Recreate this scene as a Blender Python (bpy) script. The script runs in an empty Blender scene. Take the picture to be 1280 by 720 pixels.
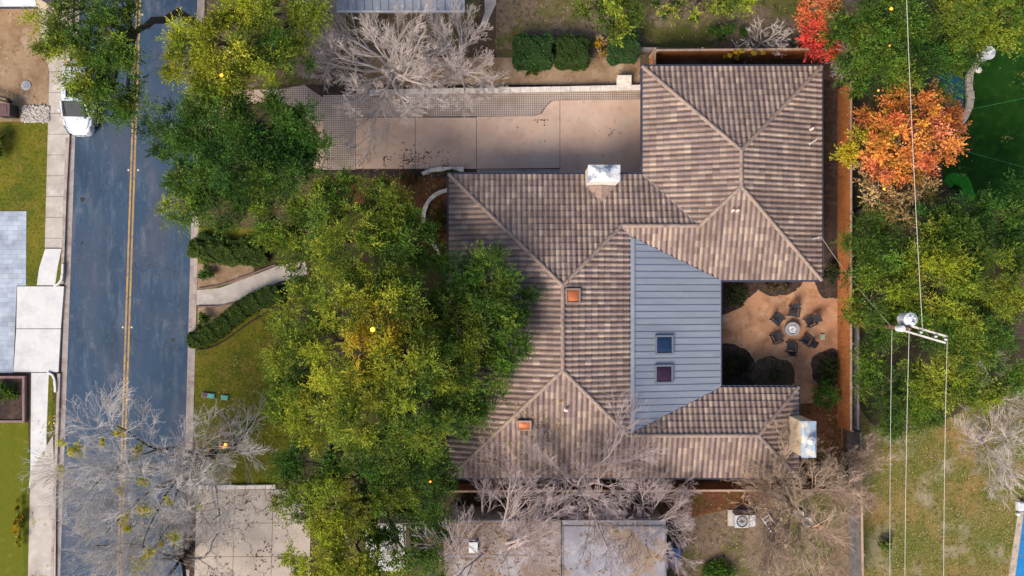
import bpy, bmesh, math, random
import numpy as np
from mathutils import Vector

# ------------------------------------------------------------------ camera, sky, sun, exposure
scn = bpy.context.scene
COL = scn.collection
H = 48.0
cam_d = bpy.data.cameras.new("camera")
cam_d.sensor_width = 36.0
cam_d.lens = 27.0
cam_d.clip_end = 2000
cam_d.clip_start = 0.5
cam = bpy.data.objects.new("camera", cam_d)
COL.objects.link(cam)
cam.location = (0, 0, H)
cam.rotation_euler = (0, 0, 0)
scn.camera = cam

SUN_EL = math.radians(40)
SUN_AZ = math.radians(216)          # clockwise from +Y
world = bpy.data.worlds.new("World")
scn.world = world
world.use_nodes = True
wn = world.node_tree
sky = wn.nodes.new("ShaderNodeTexSky")
sky.sky_type = 'NISHITA'
sky.sun_disc = False
sky.sun_elevation = SUN_EL
sky.sun_rotation = SUN_AZ
sky.dust_density = 3.0
bg = wn.nodes["Background"]
wn.links.new(sky.outputs[0], bg.inputs[0])
bg.inputs[1].default_value = 0.125

sd = bpy.data.lights.new("sun", 'SUN')
sd.energy = 3.3
sd.angle = math.radians(32)
sd.color = (1.0, 0.87, 0.71)
sun = bpy.data.objects.new("sun", sd)
COL.objects.link(sun)
sdir = Vector((math.sin(SUN_AZ) * math.cos(SUN_EL), math.cos(SUN_AZ) * math.cos(SUN_EL), math.sin(SUN_EL)))
sun.rotation_euler = sdir.to_track_quat('Z', 'Y').to_euler()
sun.location = sdir * 80
scn.view_settings.view_transform = 'Standard'
scn.view_settings.look = 'None'
scn.view_settings.gamma = 1.0
scn.view_settings.exposure = 0.78

R = random.Random(7)
rng = np.random.default_rng(11)


# ------------------------------------------------------------------ helpers
def P(px, py, z=0.0):
    """photo pixel (1280x720) at height z -> world point"""
    s = (H - z) / H / 20.0
    return Vector(((px - 640) * s, (360 - py) * s, z))


def M(px, z=0.0):
    return px * (H - z) / H / 20.0


def tag(o, label=None, cat=None, group=None, kind=None):
    if label: o['label'] = label
    if cat: o['category'] = cat
    if group: o['group'] = group
    if kind: o['kind'] = kind
    return o


def thing(name, loc, label, cat, group=None, rz=0.0):
    o = bpy.data.objects.new(name, None)
    o.empty_display_size = 0.3
    COL.objects.link(o)
    o.location = loc
    o.rotation_euler = (0, 0, rz)
    return tag(o, label, cat, group)


def root_loc(o):
    while o.parent is not None:
        o = o.parent
    return Vector(o.location)


class MB:
    def __init__(s):
        s.v = []; s.f = []; s.m = []

    def add(s, vs, fs, mi=0):
        b = len(s.v)
        s.v.extend([tuple(v) for v in vs])
        for f in fs:
            s.f.append(tuple(b + i for i in f)); s.m.append(mi)

    def box(s, c, d, rz=0.0, mi=0, tilt=0.0):
        """c centre, d full dims, rz about z, tilt about the box's own x axis"""
        hx, hy, hz = d[0] / 2, d[1] / 2, d[2] / 2
        vs = []
        ct, st = math.cos(tilt), math.sin(tilt)
        cr, sr = math.cos(rz), math.sin(rz)
        for z in (-hz, hz):
            for x, y in ((-hx, -hy), (hx, -hy), (hx, hy), (-hx, hy)):
                y2, z2 = y * ct - z * st, y * st + z * ct
                vs.append((c[0] + x * cr - y2 * sr, c[1] + x * sr + y2 * cr, c[2] + z2))
        s.add(vs, [(3, 2, 1, 0), (4, 5, 6, 7), (0, 1, 5, 4), (1, 2, 6, 5), (2, 3, 7, 6), (3, 0, 4, 7)], mi)

    def prism(s, pts, z0, z1, mi=0):
        n = len(pts)
        a = sum(pts[i][0] * pts[(i + 1) % n][1] - pts[(i + 1) % n][0] * pts[i][1] for i in range(n))
        if a < 0: pts = list(pts)[::-1]
        vs = [(p[0], p[1], z0) for p in pts] + [(p[0], p[1], z1) for p in pts]
        fs = [tuple(range(n))[::-1], tuple(range(n, 2 * n))]
        fs += [(i, (i + 1) % n, n + (i + 1) % n, n + i) for i in range(n)]
        s.add(vs, fs, mi)

    def sheet(s, pts, z, mi=0):
        n = len(pts)
        a = sum(pts[i][0] * pts[(i + 1) % n][1] - pts[(i + 1) % n][0] * pts[i][1] for i in range(n))
        if a < 0: pts = list(pts)[::-1]
        s.add([(p[0], p[1], z) for p in pts], [tuple(range(n))], mi)

    def cyl(s, c, r, z0, z1, n=16, r1=None, mi=0):
        r1 = r if r1 is None else r1
        vs = [(c[0] + r * math.cos(2 * math.pi * i / n), c[1] + r * math.sin(2 * math.pi * i / n), z0) for i in range(n)]
        vs += [(c[0] + r1 * math.cos(2 * math.pi * i / n), c[1] + r1 * math.sin(2 * math.pi * i / n), z1) for i in range(n)]
        fs = [tuple(range(n))[::-1], tuple(range(n, 2 * n))]
        fs += [(i, (i + 1) % n, n + (i + 1) % n, n + i) for i in range(n)]
        s.add(vs, fs, mi)

    def lathe(s, c, prof, n=20, mi=0):
        vs = []
        for r, z in prof:
            for i in range(n):
                a = 2 * math.pi * i / n
                vs.append((c[0] + r * math.cos(a), c[1] + r * math.sin(a), c[2] + z))
        fs = []
        for k in range(len(prof) - 1):
            for i in range(n):
                j = (i + 1) % n
                fs.append((k * n + i, k * n + j, (k + 1) * n + j, (k + 1) * n + i))
        s.add(vs, fs, mi)

    def tube(s, pts, rad, n=6, mi=0):
        pts = [Vector(p) for p in pts]
        if not hasattr(rad, '__len__'): rad = [rad] * len(pts)
        vs = []
        for i, p in enumerate(pts):
            d = (pts[min(i + 1, len(pts) - 1)] - pts[max(i - 1, 0)])
            d = d.normalized() if d.length > 1e-9 else Vector((0, 0, 1))
            a = Vector((0, 0, 1)) if abs(d.z) < 0.9 else Vector((1, 0, 0))
            u = d.cross(a).normalized(); w = u.cross(d)
            for k in range(n):
                t = 2 * math.pi * k / n
                vs.append(p + (u * math.cos(t) + w * math.sin(t)) * rad[i])
        fs = [tuple(range(n)), tuple(range((len(pts) - 1) * n, len(pts) * n))[::-1]]
        for i in range(len(pts) - 1):
            for k in range(n):
                j = (k + 1) % n
                fs.append((i * n + k, (i + 1) * n + k, (i + 1) * n + j, i * n + j))
        s.add(vs, fs, mi)

    def build(s, name, mat, parent=None, loc=None, smooth=False):
        """verts are in world space; with parent they are made local to the thing's base"""
        off = root_loc(parent) if parent is not None else (Vector(loc) if loc is not None else Vector((0, 0, 0)))
        me = bpy.data.meshes.new(name)
        me.from_pydata([(v[0] - off[0], v[1] - off[1], v[2] - off[2]) for v in s.v], [], s.f)
        mats = mat if isinstance(mat, (list, tuple)) else [mat]
        for m_ in mats: me.materials.append(m_)
        me.polygons.foreach_set('material_index', s.m)
        if smooth: me.polygons.foreach_set('use_smooth', [True] * len(s.f))
        me.update()
        o = bpy.data.objects.new(name, me)
        COL.objects.link(o)
        if parent is not None: o.parent = parent
        elif loc is not None: o.location = loc
        return o


def np_mesh(name, verts, k, mat, parent=None, cols=None, loc=None, smooth=False):
    """verts (N*k,3): N separate k-gons"""
    off = root_loc(parent) if parent is not None else (Vector(loc) if loc is not None else Vector((0, 0, 0)))
    v = (verts - np.array(off)[None, :]).astype(np.float32)
    n = len(v) // k
    me = bpy.data.meshes.new(name)
    me.vertices.add(len(v)); me.vertices.foreach_set('co', v.ravel())
    me.loops.add(len(v)); me.loops.foreach_set('vertex_index', np.arange(len(v), dtype=np.int32))
    me.polygons.add(n)
    me.polygons.foreach_set('loop_start', np.arange(0, n * k, k, dtype=np.int32))
    me.polygons.foreach_set('loop_total', np.full(n, k, dtype=np.int32))
    me.materials.append(mat)
    me.update(calc_edges=True)
    if cols is not None:
        a = me.attributes.new('leafcol', 'FLOAT_COLOR', 'POINT')
        c = np.ones((len(v), 4), dtype=np.float32)
        c[:, :3] = np.repeat(cols, k, axis=0)
        a.data.foreach_set('color', c.ravel())
    o = bpy.data.objects.new(name, me)
    COL.objects.link(o)
    if parent is not None: o.parent = parent
    elif loc is not None: o.location = loc
    return o


# ------------------------------------------------------------------ materials
def _new(name):
    m = bpy.data.materials.new(name)
    m.use_nodes = True
    nt = m.node_tree
    return m, nt, nt.nodes["Principled BSDF"]


def pm(name, base, layers=(), rough=0.8, bump=None, metal=0.0, spec=0.3, coat=0.0):
    """base colour + noise layers (colour, scale, low, high[, stretch xyz, detail]); bump=(scale, strength, dist)"""
    m, nt, b = _new(name)
    N = nt.nodes; L = nt.links
    tc = N.new('ShaderNodeTexCoord')
    cur = None
    for i, ly in enumerate(layers):
        col, sc, lo, hi = ly[:4]
        st = ly[4] if len(ly) > 4 and ly[4] else (1, 1, 1)
        det = ly[5] if len(ly) > 5 else 5
        mp = N.new('ShaderNodeMapping'); mp.inputs['Scale'].default_value = st
        mp.inputs['Location'].default_value = (i * 7.3, i * 3.1, i * 1.7)
        L.new(tc.outputs['Object'], mp.inputs[0])
        nz = N.new('ShaderNodeTexNoise'); nz.inputs['Scale'].default_value = sc
        nz.inputs['Detail'].default_value = det; nz.inputs['Roughness'].default_value = 0.62
        L.new(mp.outputs[0], nz.inputs['Vector'])
        rp = N.new('ShaderNodeMapRange'); rp.inputs[1].default_value = lo; rp.inputs[2].default_value = hi
        L.new(nz.outputs[0], rp.inputs[0])
        mx = N.new('ShaderNodeMix'); mx.data_type = 'RGBA'
        if cur is None: mx.inputs[6].default_value = (*base, 1)
        else: L.new(cur, mx.inputs[6])
        mx.inputs[7].default_value = (*col, 1)
        L.new(rp.outputs[0], mx.inputs[0])
        cur = mx.outputs[2]
    if cur is None: b.inputs['Base Color'].default_value = (*base, 1)
    else: L.new(cur, b.inputs['Base Color'])
    b.inputs['Roughness'].default_value = rough
    b.inputs['Metallic'].default_value = metal
    b.inputs['Specular IOR Level'].default_value = spec if rough < .9 else .06
    b.inputs['Coat Weight'].default_value = coat
    if bump:
        nz = N.new('ShaderNodeTexNoise'); nz.inputs['Scale'].default_value = bump[0]; nz.inputs['Detail'].default_value = 6
        L.new(tc.outputs['Object'], nz.inputs['Vector'])
        bp = N.new('ShaderNodeBump'); bp.inputs['Strength'].default_value = bump[1]; bp.inputs['Distance'].default_value = bump[2]
        L.new(nz.outputs[0], bp.inputs['Height']); L.new(bp.outputs[0], b.inputs['Normal'])
    m['_cur'] = 0
    return m


GROUNDS = 1


def leafmat(name='foliage', trans=0.3, rough=0.6):
    m, nt, b = _new(name)
    N = nt.nodes; L = nt.links
    at = N.new('ShaderNodeAttribute'); at.attribute_name = 'leafcol'
    L.new(at.outputs['Color'], b.inputs['Base Color'])
    b.inputs['Roughness'].default_value = rough
    b.inputs['Specular IOR Level'].default_value = 0.2
    tr = N.new('ShaderNodeBsdfTranslucent'); L.new(at.outputs['Color'], tr.inputs[0])
    mx = N.new('ShaderNodeMixShader'); mx.inputs[0].default_value = trans
    L.new(b.outputs[0], mx.inputs[1]); L.new(tr.outputs[0], mx.inputs[2])
    L.new(mx.outputs[0], N['Material Output'].inputs[0])
    return m


def tilemat(name):
    m, nt, b = _new(name)
    N = nt.nodes; L = nt.links
    at = N.new('ShaderNodeAttribute'); at.attribute_name = 'tilecol'
    tc = N.new('ShaderNodeTexCoord')
    nz = N.new('ShaderNodeTexNoise'); nz.inputs['Scale'].default_value = 0.55; nz.inputs['Detail'].default_value = 7
    L.new(tc.outputs['Object'], nz.inputs['Vector'])
    rp = N.new('ShaderNodeMapRange'); rp.inputs[1].default_value = 0.42; rp.inputs[2].default_value = 0.68
    rp.inputs[4].default_value = 0.62
    L.new(nz.outputs[0], rp.inputs[0])
    mx = N.new('ShaderNodeMix'); mx.data_type = 'RGBA'
    L.new(at.outputs['Color'], mx.inputs[6]); mx.inputs[7].default_value = (0.12, 0.085, 0.075, 1)
    L.new(rp.outputs[0], mx.inputs[0])
    n2 = N.new('ShaderNodeTexNoise'); n2.inputs['Scale'].default_value = 22; n2.inputs['Detail'].default_value = 4
    L.new(tc.outputs['Object'], n2.inputs['Vector'])
    r2 = N.new('ShaderNodeMapRange'); r2.inputs[1].default_value = 0.35; r2.inputs[2].default_value = 0.7
    r2.inputs[3].default_value = 0.75; r2.inputs[4].default_value = 1.15
    L.new(n2.outputs[0], r2.inputs[0])
    mul = N.new('ShaderNodeVectorMath'); mul.operation = 'SCALE'
    L.new(mx.outputs[2], mul.inputs[0]); L.new(r2.outputs[0], mul.inputs['Scale'])
    L.new(mul.outputs[0], b.inputs['Base Color'])
    b.inputs['Roughness'].default_value = 0.85
    b.inputs['Specular IOR Level'].default_value = 0.2
    return m


def gridmat(name):
    """open-cell grid pavers: pale concrete ribs, dark soil in the cells"""
    m, nt, b = _new(name)
    N = nt.nodes; L = nt.links
    tc = N.new('ShaderNodeTexCoord')
    br = N.new('ShaderNodeTexBrick'); br.offset = 0.0; br.squash = 1.0
    br.inputs['Scale'].default_value = 1.0
    br.inputs['Brick Width'].default_value = 0.135; br.inputs['Row Height'].default_value = 0.135
    br.inputs['Mortar Size'].default_value = 0.028; br.inputs['Mortar Smooth'].default_value = 0.2
    br.inputs['Color1'].default_value = (0.115, 0.092, 0.078, 1); br.inputs['Color2'].default_value = (0.155, 0.125, 0.105, 1)
    br.inputs['Mortar'].default_value = (0.38, 0.315, 0.285, 1)
    L.new(tc.outputs['Object'], br.inputs['Vector'])
    nz = N.new('ShaderNodeTexNoise'); nz.inputs['Scale'].default_value = 0.8; nz.inputs['Detail'].default_value = 6
    L.new(tc.outputs['Object'], nz.inputs['Vector'])
    rp = N.new('ShaderNodeMapRange'); rp.inputs[1].default_value = 0.45; rp.inputs[2].default_value = 0.75; rp.inputs[4].default_value = 0.7
    L.new(nz.outputs[0], rp.inputs[0])
    mx = N.new('ShaderNodeMix'); mx.data_type = 'RGBA'
    L.new(br.outputs['Color'], mx.inputs[6]); mx.inputs[7].default_value = (0.16, 0.12, 0.085, 1)
    L.new(rp.outputs[0], mx.inputs[0])
    L.new(mx.outputs[2], b.inputs['Base Color'])
    b.inputs['Roughness'].default_value = 0.9
    bp = N.new('ShaderNodeBump'); bp.inputs['Strength'].default_value = 0.6; bp.inputs['Distance'].default_value = 0.03
    L.new(br.outputs['Fac'], bp.inputs['Height']); L.new(bp.outputs[0], b.inputs['Normal'])
    return m


def brickmat(name, c1, c2, mortar, w, h, ms=0.01, offset=0.5):
    m, nt, b = _new(name)
    N = nt.nodes; L = nt.links
    tc = N.new('ShaderNodeTexCoord')
    br = N.new('ShaderNodeTexBrick'); br.offset = offset
    br.inputs['Scale'].default_value = 1.0
    br.inputs['Brick Width'].default_value = w; br.inputs['Row Height'].default_value = h
    br.inputs['Mortar Size'].default_value = ms
    br.inputs['Color1'].default_value = (*c1, 1); br.inputs['Color2'].default_value = (*c2, 1); br.inputs['Mortar'].default_value = (*mortar, 1)
    L.new(tc.outputs['Object'], br.inputs['Vector'])
    nz = N.new('ShaderNodeTexNoise'); nz.inputs['Scale'].default_value = 1.2; nz.inputs['Detail'].default_value = 6
    L.new(tc.outputs['Object'], nz.inputs['Vector'])
    r2 = N.new('ShaderNodeMapRange'); r2.inputs[1].default_value = 0.3; r2.inputs[2].default_value = 0.75
    r2.inputs[3].default_value = 0.7; r2.inputs[4].default_value = 1.2
    L.new(nz.outputs[0], r2.inputs[0])
    mul = N.new('ShaderNodeVectorMath'); mul.operation = 'SCALE'
    L.new(br.outputs['Color'], mul.inputs[0]); L.new(r2.outputs[0], mul.inputs['Scale'])
    L.new(mul.outputs[0], b.inputs['Base Color'])
    b.inputs['Roughness'].default_value = 0.85
    return m


def emit(name, col, strength):
    m, nt, b = _new(name)
    b.inputs['Base Color'].default_value = (*col, 1)
    b.inputs['Emission Color'].default_value = (*col, 1)
    b.inputs['Emission Strength'].default_value = strength
    return m


def asphalt_mat():
    m, nt, b = _new('asphalt')
    N = nt.nodes; L = nt.links
    tc = N.new('ShaderNodeTexCoord')

    def noise(scale, st, det=6, rough=0.65):
        mp = N.new('ShaderNodeMapping'); mp.inputs['Scale'].default_value = st
        L.new(tc.outputs['Object'], mp.inputs[0])
        nz = N.new('ShaderNodeTexNoise'); nz.inputs['Scale'].default_value = scale
        nz.inputs['Detail'].default_value = det; nz.inputs['Roughness'].default_value = rough
        L.new(mp.outputs[0], nz.inputs['Vector'])
        return nz.outputs[0]

    def ramp(x, lo, hi, a=0., c=1.):
        r = N.new('ShaderNodeMapRange'); r.inputs[1].default_value = lo; r.inputs[2].default_value = hi
        r.inputs[3].default_value = a; r.inputs[4].default_value = c
        L.new(x, r.inputs[0]); return r.outputs[0]

    def mix(f, a, bcol):
        mx = N.new('ShaderNodeMix'); mx.data_type = 'RGBA'
        L.new(f, mx.inputs[0])
        if isinstance(a, tuple): mx.inputs[6].default_value = (*a, 1)
        else: L.new(a, mx.inputs[6])
        mx.inputs[7].default_value = (*bcol, 1)
        return mx.outputs[2]
    c = mix(ramp(noise(0.35, (1, .35, 1)), .35, .7), (0.017, 0.042, 0.085), (0.027, 0.056, 0.102))
    c = mix(ramp(noise(1.6, (1.0, 0.22, 1), 8, .7), .52, .74, 0, .6), c, (0.12, 0.145, 0.185))        # scuffs along the road
    c = mix(ramp(noise(0.28, (1, .5, 1), 4), .46, .66, 0, .7), c, (0.052, 0.062, 0.092))
    c = mix(ramp(noise(0.7, (1, .25, 1), 6, .7), .52, .68, 0, .6), c, (0.011, 0.025, 0.05))
    c = mix(ramp(noise(1.1, (1, .6, 1), 7, .75), .56, .70, 0, .55), c, (0.125, 0.135, 0.165))
    c = mix(ramp(noise(3.5, (1, .6, 1), 10, .85), .58, .74, 0, .6), c, (0.26, 0.27, 0.30))
    # hairline cracks
    vo = N.new('ShaderNodeTexVoronoi'); vo.feature = 'DISTANCE_TO_EDGE'; vo.inputs['Scale'].default_value = 0.22
    wob = N.new('ShaderNodeVectorMath'); wob.operation = 'MULTIPLY_ADD'
    nz = N.new('ShaderNodeTexNoise'); nz.inputs['Scale'].default_value = 1.3; nz.inputs['Detail'].default_value = 5
    L.new(tc.outputs['Object'], nz.inputs['Vector'])
    L.new(nz.outputs['Color'], wob.inputs[0]); wob.inputs[1].default_value = (1.6, 1.6, 0); L.new(tc.outputs['Object'], wob.inputs[2])
    L.new(wob.outputs[0], vo.inputs['Vector'])
    c = mix(ramp(vo.outputs['Distance'], 0.0, 0.0055, .6, 0), c, (0.015, 0.02, 0.03))
    L.new(c, b.inputs['Base Color'])
    b.inputs['Roughness'].default_value = 0.8
    b.inputs['Specular IOR Level'].default_value = 0.3
    bp = N.new('ShaderNodeBump'); bp.inputs['Strength'].default_value = 0.25; bp.inputs['Distance'].default_value = 0.01
    L.new(noise(60, (1, 1, 1), 3), bp.inputs['Height']); L.new(bp.outputs[0], b.inputs['Normal'])
    return m


def crackmat(name, base, layers, scale, width, crackcol):
    m = pm(name, base, layers, 0.88, (30, .2, .01))
    nt = m.node_tree; N = nt.nodes; L = nt.links
    b = N["Principled BSDF"]
    src = b.inputs['Base Color'].links[0].from_socket
    tc = next(n for n in N if n.bl_idname == 'ShaderNodeTexCoord')
    vo = N.new('ShaderNodeTexVoronoi'); vo.feature = 'DISTANCE_TO_EDGE'; vo.inputs['Scale'].default_value = scale
    nz = N.new('ShaderNodeTexNoise'); nz.inputs['Scale'].default_value = 1.1; nz.inputs['Detail'].default_value = 6
    L.new(tc.outputs['Object'], nz.inputs['Vector'])
    w = N.new('ShaderNodeVectorMath'); w.operation = 'MULTIPLY_ADD'
    L.new(nz.outputs['Color'], w.inputs[0]); w.inputs[1].default_value = (1.8, 1.8, 0); L.new(tc.outputs['Object'], w.inputs[2])
    L.new(w.outputs[0], vo.inputs['Vector'])
    r = N.new('ShaderNodeMapRange'); r.inputs[1].default_value = 0; r.inputs[2].default_value = width; r.inputs[3].default_value = .8; r.inputs[4].default_value = 0
    L.new(vo.outputs['Distance'], r.inputs[0])
    mx = N.new('ShaderNodeMix'); mx.data_type = 'RGBA'
    L.new(r.outputs[0], mx.inputs[0]); L.new(src, mx.inputs[6]); mx.inputs[7].default_value = (*crackcol, 1)
    L.new(mx.outputs[2], b.inputs['Base Color'])
    return m


MAT = {}
MAT['soil'] = pm('soil', (0.07, 0.048, 0.034), [((0.13, 0.095, 0.07), .5, .48, .72), ((0.06, 0.075, 0.018), .23, .5, .66), ((0.045, 0.03, 0.022), 2.2, .5, .7), ((0.27, 0.2, 0.13), 9, .6, .75)], .95, (14, .6, .05))
MAT['treesoil'] = pm('shaded_soil', (0.05, 0.04, 0.025), [((0.06, 0.075, 0.018), .6, .45, .65), ((0.03, 0.022, 0.016), 2.2, .5, .7), ((0.15, 0.11, 0.07), 9, .6, .75)], .95, (14, .6, .05))  # ground tone darkened to stand for shade under crowns; sidewalk joints use it too
MAT['lawn'] = pm('lawn', (0.11, 0.11, 0.010), [((0.055, 0.078, 0.010), .45, .4, .62), ((0.16, 0.12, 0.022), 1.4, .48, .7), ((0.04, 0.05, 0.01), 5, .5, .66), ((0.20, 0.19, 0.035), 13, .54, .7)], .95, (40, .8, .04))
MAT['mown'] = pm('mown_lawn', (0.10, 0.112, 0.011), [((0.06, 0.08, 0.010), .9, .42, .6, (1, .03, 1), 1), ((0.16, 0.14, 0.03), 1.6, .55, .75), ((0.05, 0.065, 0.01), 12, .5, .8)], .95, (40, .7, .04))
MAT['turf'] = pm('turf', (0.010, 0.042, 0.005), [((0.005, 0.024, 0.004), .5, .4, .65), ((0.018, 0.055, 0.006), 2.2, .5, .7), ((0.016, 0.05, 0.008), 20, .55, .75)], .95, (40, .6, .03))
MAT['green_turf'] = pm('putting_turf', (0.02, 0.15, 0.012), [((0.03, 0.19, 0.02), 2, .45, .65)], .95, (60, .3, .02))
MAT['backlawn'] = pm('dry_lawn', (0.13, 0.118, 0.032), [((0.075, 0.098, 0.016), .30, .42, .58), ((0.22, 0.14, 0.055), .4, .50, .68), ((0.25, 0.22, 0.15), .5, .54, .70), ((0.065, 0.058, 0.018), 3.5, .50, .68), ((0.32, 0.24, 0.12), 11, .53, .68)], .95, (30, .8, .05))
MAT['yard'] = pm('leafy_yard', (0.15, 0.11, 0.08), [((0.075, 0.085, 0.018), .3, .46, .58), ((0.20, 0.155, 0.125), .8, .55, .75), ((0.05, 0.038, 0.022), 4, .48, .7), ((0.26, 0.19, 0.13), 18, .58, .74)], .95, (30, .8, .05))
MAT['dirt'] = pm('dry_dirt', (0.25, 0.175, 0.115), [((0.16, 0.10, 0.06), .5, .45, .65), ((0.34, 0.27, 0.20), 1.1, .52, .75), ((0.13, 0.10, 0.05), 3.5, .55, .75), ((0.36, 0.29, 0.22), 16, .6, .75)], .95, (20, .5, .04))
MAT['courtyard'] = pm('courtyard_gravel', (0.37, 0.20, 0.12), [((0.22, 0.115, 0.07), .8, .46, .66), ((0.46, 0.32, 0.22), 1.2, .5, .75), ((0.22, 0.12, 0.07), 5, .56, .75), ((0.5, 0.36, 0.25), 26, .6, .75)], .95, (30, .4, .03))
MAT['mulch'] = pm('mulch', (0.045, 0.032, 0.029), [((0.085, 0.06, 0.048), 2.2, .45, .7), ((0.022, 0.018, 0.018), 6, .5, .7), ((0.15, 0.10, 0.06), 14, .58, .72)], .95, (26, .9, .06))
MAT['redmulch'] = pm('red_mulch', (0.12, 0.052, 0.028), [((0.07, 0.055, 0.016), .8, .48, .66), ((0.045, 0.022, 0.014), 4, .48, .7), ((0.21, 0.11, 0.06), 20, .58, .75)], .95, (26, .9, .06))
MAT['asphalt'] = asphalt_mat()
MAT['concrete'] = pm('pale_concrete', (0.36, 0.325, 0.30), [((0.25, 0.22, 0.20), .7, .45, .7), ((0.44, 0.41, 0.385), 1.7, .5, .75), ((0.2, 0.17, 0.15), 14, .62, .8)], .88, (50, .2, .01))
MAT['kerb'] = pm('kerb_concrete', (0.32, 0.275, 0.25), [((0.20, 0.15, 0.14), .9, .45, .68), ((0.40, 0.36, 0.33), 4, .5, .8)], .9, (40, .2, .01))
MAT['gutter'] = pm('gutter_concrete', (0.27, 0.235, 0.225), [((0.17, 0.14, 0.14), .9, .45, .68), ((0.36, 0.33, 0.31), 4, .5, .8)], .9, (40, .2, .01))
MAT['brightconc'] = pm('new_concrete', (0.47, 0.475, 0.49), [((0.39, 0.39, 0.41), .9, .45, .7), ((0.53, 0.53, 0.54), 3, .5, .8)], .85, (50, .2, .01))
MAT['tanconc'] = pm('tan_driveway', (0.49, 0.345, 0.265), [((0.38, 0.26, 0.20), .4, .42, .65), ((0.43, 0.335, 0.275), .9, .5, .7), ((0.24, 0.165, 0.125), 2.6, .58, .8), ((0.42, 0.325, 0.265), 20, .5, .8)], .85, (50, .2, .01))
MAT['oldconc'] = crackmat('cracked_driveway', (0.34, 0.29, 0.25), [((0.25, 0.22, 0.20), .5, .42, .65), ((0.39, 0.345, 0.30), 1.4, .5, .75), ((0.2, 0.18, 0.15), 8, .6, .8)], 0.3, 0.013, (0.06, 0.05, 0.045))
MAT['pavers'] = brickmat('blue_grey_pavers', (0.24, 0.29, 0.37), (0.32, 0.37, 0.45), (0.17, 0.19, 0.24), 0.6, 0.3, 0.008)
MAT['grid'] = gridmat('grid_pavers')
MAT['whitestone'] = pm('white_limestone', (0.52, 0.475, 0.43), [((0.38, 0.34, 0.31), 1.5, .5, .7), ((0.72, 0.68, 0.64), 5, .5, .8)], .85, (20, .3, .02))
MAT['stone'] = pm('tan_stone', (0.36, 0.30, 0.24), [((0.22, 0.19, 0.16), 3, .45, .65), ((0.46, 0.41, 0.35), 8, .5, .8)], .9, (20, .5, .03))
MAT['yellow'] = pm('yellow_road_paint', (0.34, 0.21, 0.06), [((0.22, 0.15, 0.08), 2, .45, .65), ((0.09, 0.09, 0.10), 6, .52, .66)], .75)
MAT['fence'] = pm('cedar_fence', (0.34, 0.125, 0.042), [((0.24, 0.082, 0.028), 1.2, .42, .65, (1, 1, 1)), ((0.44, 0.165, 0.05), 7, .5, .75, (1, 1, .15))], .75, (12, .3, .01))
MAT['fencetop'] = pm('weathered_rail', (0.34, 0.24, 0.175), [((0.22, 0.15, 0.11), 3, .45, .7)], .85)
MAT['greyfence'] = pm('grey_fence', (0.16, 0.15, 0.16), [((0.09, 0.085, 0.09), 2, .42, .65), ((0.24, 0.21, 0.20), 7, .5, .75)], .9)
MAT['rustfence'] = pm('rust_fence', (0.17, 0.055, 0.024), [((0.10, 0.033, 0.018), 1.2, .42, .65), ((0.23, 0.085, 0.035), 7, .5, .75, (1, 1, .15))], .8)
MAT['tile'] = tilemat('concrete_roof_tile')
MAT['ridge'] = pm('ridge_tile', (0.25, 0.185, 0.15), [((0.16, 0.12, 0.11), 1.4, .42, .65), ((0.33, 0.26, 0.215), 6, .5, .75)], .85)
MAT['metalroof'] = pm('blue_grey_metal', (0.215, 0.24, 0.29), [((0.17, 0.195, 0.24), .45, .42, .65, (.3, 1.6, 1)), ((0.25, 0.27, 0.315), 2.2, .52, .8, (.25, 1.5, 1)), ((0.14, 0.15, 0.17), 7, .66, .8, (.2, 1, 1))], .5, None, 0.25, .5)
MAT['metalseam'] = pm('metal_seam', (0.16, 0.19, 0.25), [], .5, None, .25, .5)
MAT['gutterdark'] = pm('dark_gutter', (0.035, 0.04, 0.065), [], .5)
MAT['fascia'] = pm('fascia', (0.12, 0.08, 0.07), [], .7)
MAT['stucco'] = pm('stucco', (0.42, 0.36, 0.29), [((0.36, 0.3, 0.24), 1, .4, .7)], .9, (30, .3, .01))
MAT['cream'] = pm('cream_stucco', (0.56, 0.46, 0.33), [((0.55, 0.44, 0.31), 1.6, .45, .7)], .9, (30, .3, .01))
MAT['capmetal'] = pm('weathered_white_metal', (0.56, 0.56, 0.58), [((0.22, 0.25, 0.30), 1.9, .48, .58), ((0.22, 0.2, 0.2), 4, .62, .72)], .45, None, .1)
MAT['capblue'] = pm('chipped_blue_cap', (0.26, 0.34, 0.44), [((0.50, 0.47, 0.42), 1.8, .5, .58), ((0.10, 0.13, 0.18), 5, .6, .7)], .5)
MAT['flue'] = pm('galvanised_flue', (0.50, 0.51, 0.54), [], .4, None, .5)
MAT['ltmetal'] = pm('galvanised_metal', (0.55, 0.57, 0.60), [((0.42, 0.44, 0.47), 4, .45, .7)], .4, None, .4)
MAT['skyframe'] = pm('skylight_frame', (0.14, 0.165, 0.20), [], .5, None, .3)
MAT['skyblue'] = pm('dark_blue_glass', (0.010, 0.022, 0.06), [((0.014, 0.04, 0.085), 1.2, .4, .7)], .15, None, 0, .2)
MAT['skypurple'] = pm('purple_glass', (0.020, 0.013, 0.034), [((0.035, 0.017, 0.035), 1.2, .4, .7)], .15, None, 0, .2)
MAT['skyorange'] = pm('terracotta_lens', (0.46, 0.135, 0.05), [((0.38, 0.11, 0.045), 2, .45, .65)], .45)
MAT['pink'] = pm('pale_vent', (0.62, 0.47, 0.42), [], .6)
MAT['bark'] = pm('bark', (0.075, 0.058, 0.045), [((0.12, 0.10, 0.08), 3, .45, .7), ((0.035, 0.028, 0.024), 9, .5, .7)], .95, (14, .8, .05))
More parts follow.
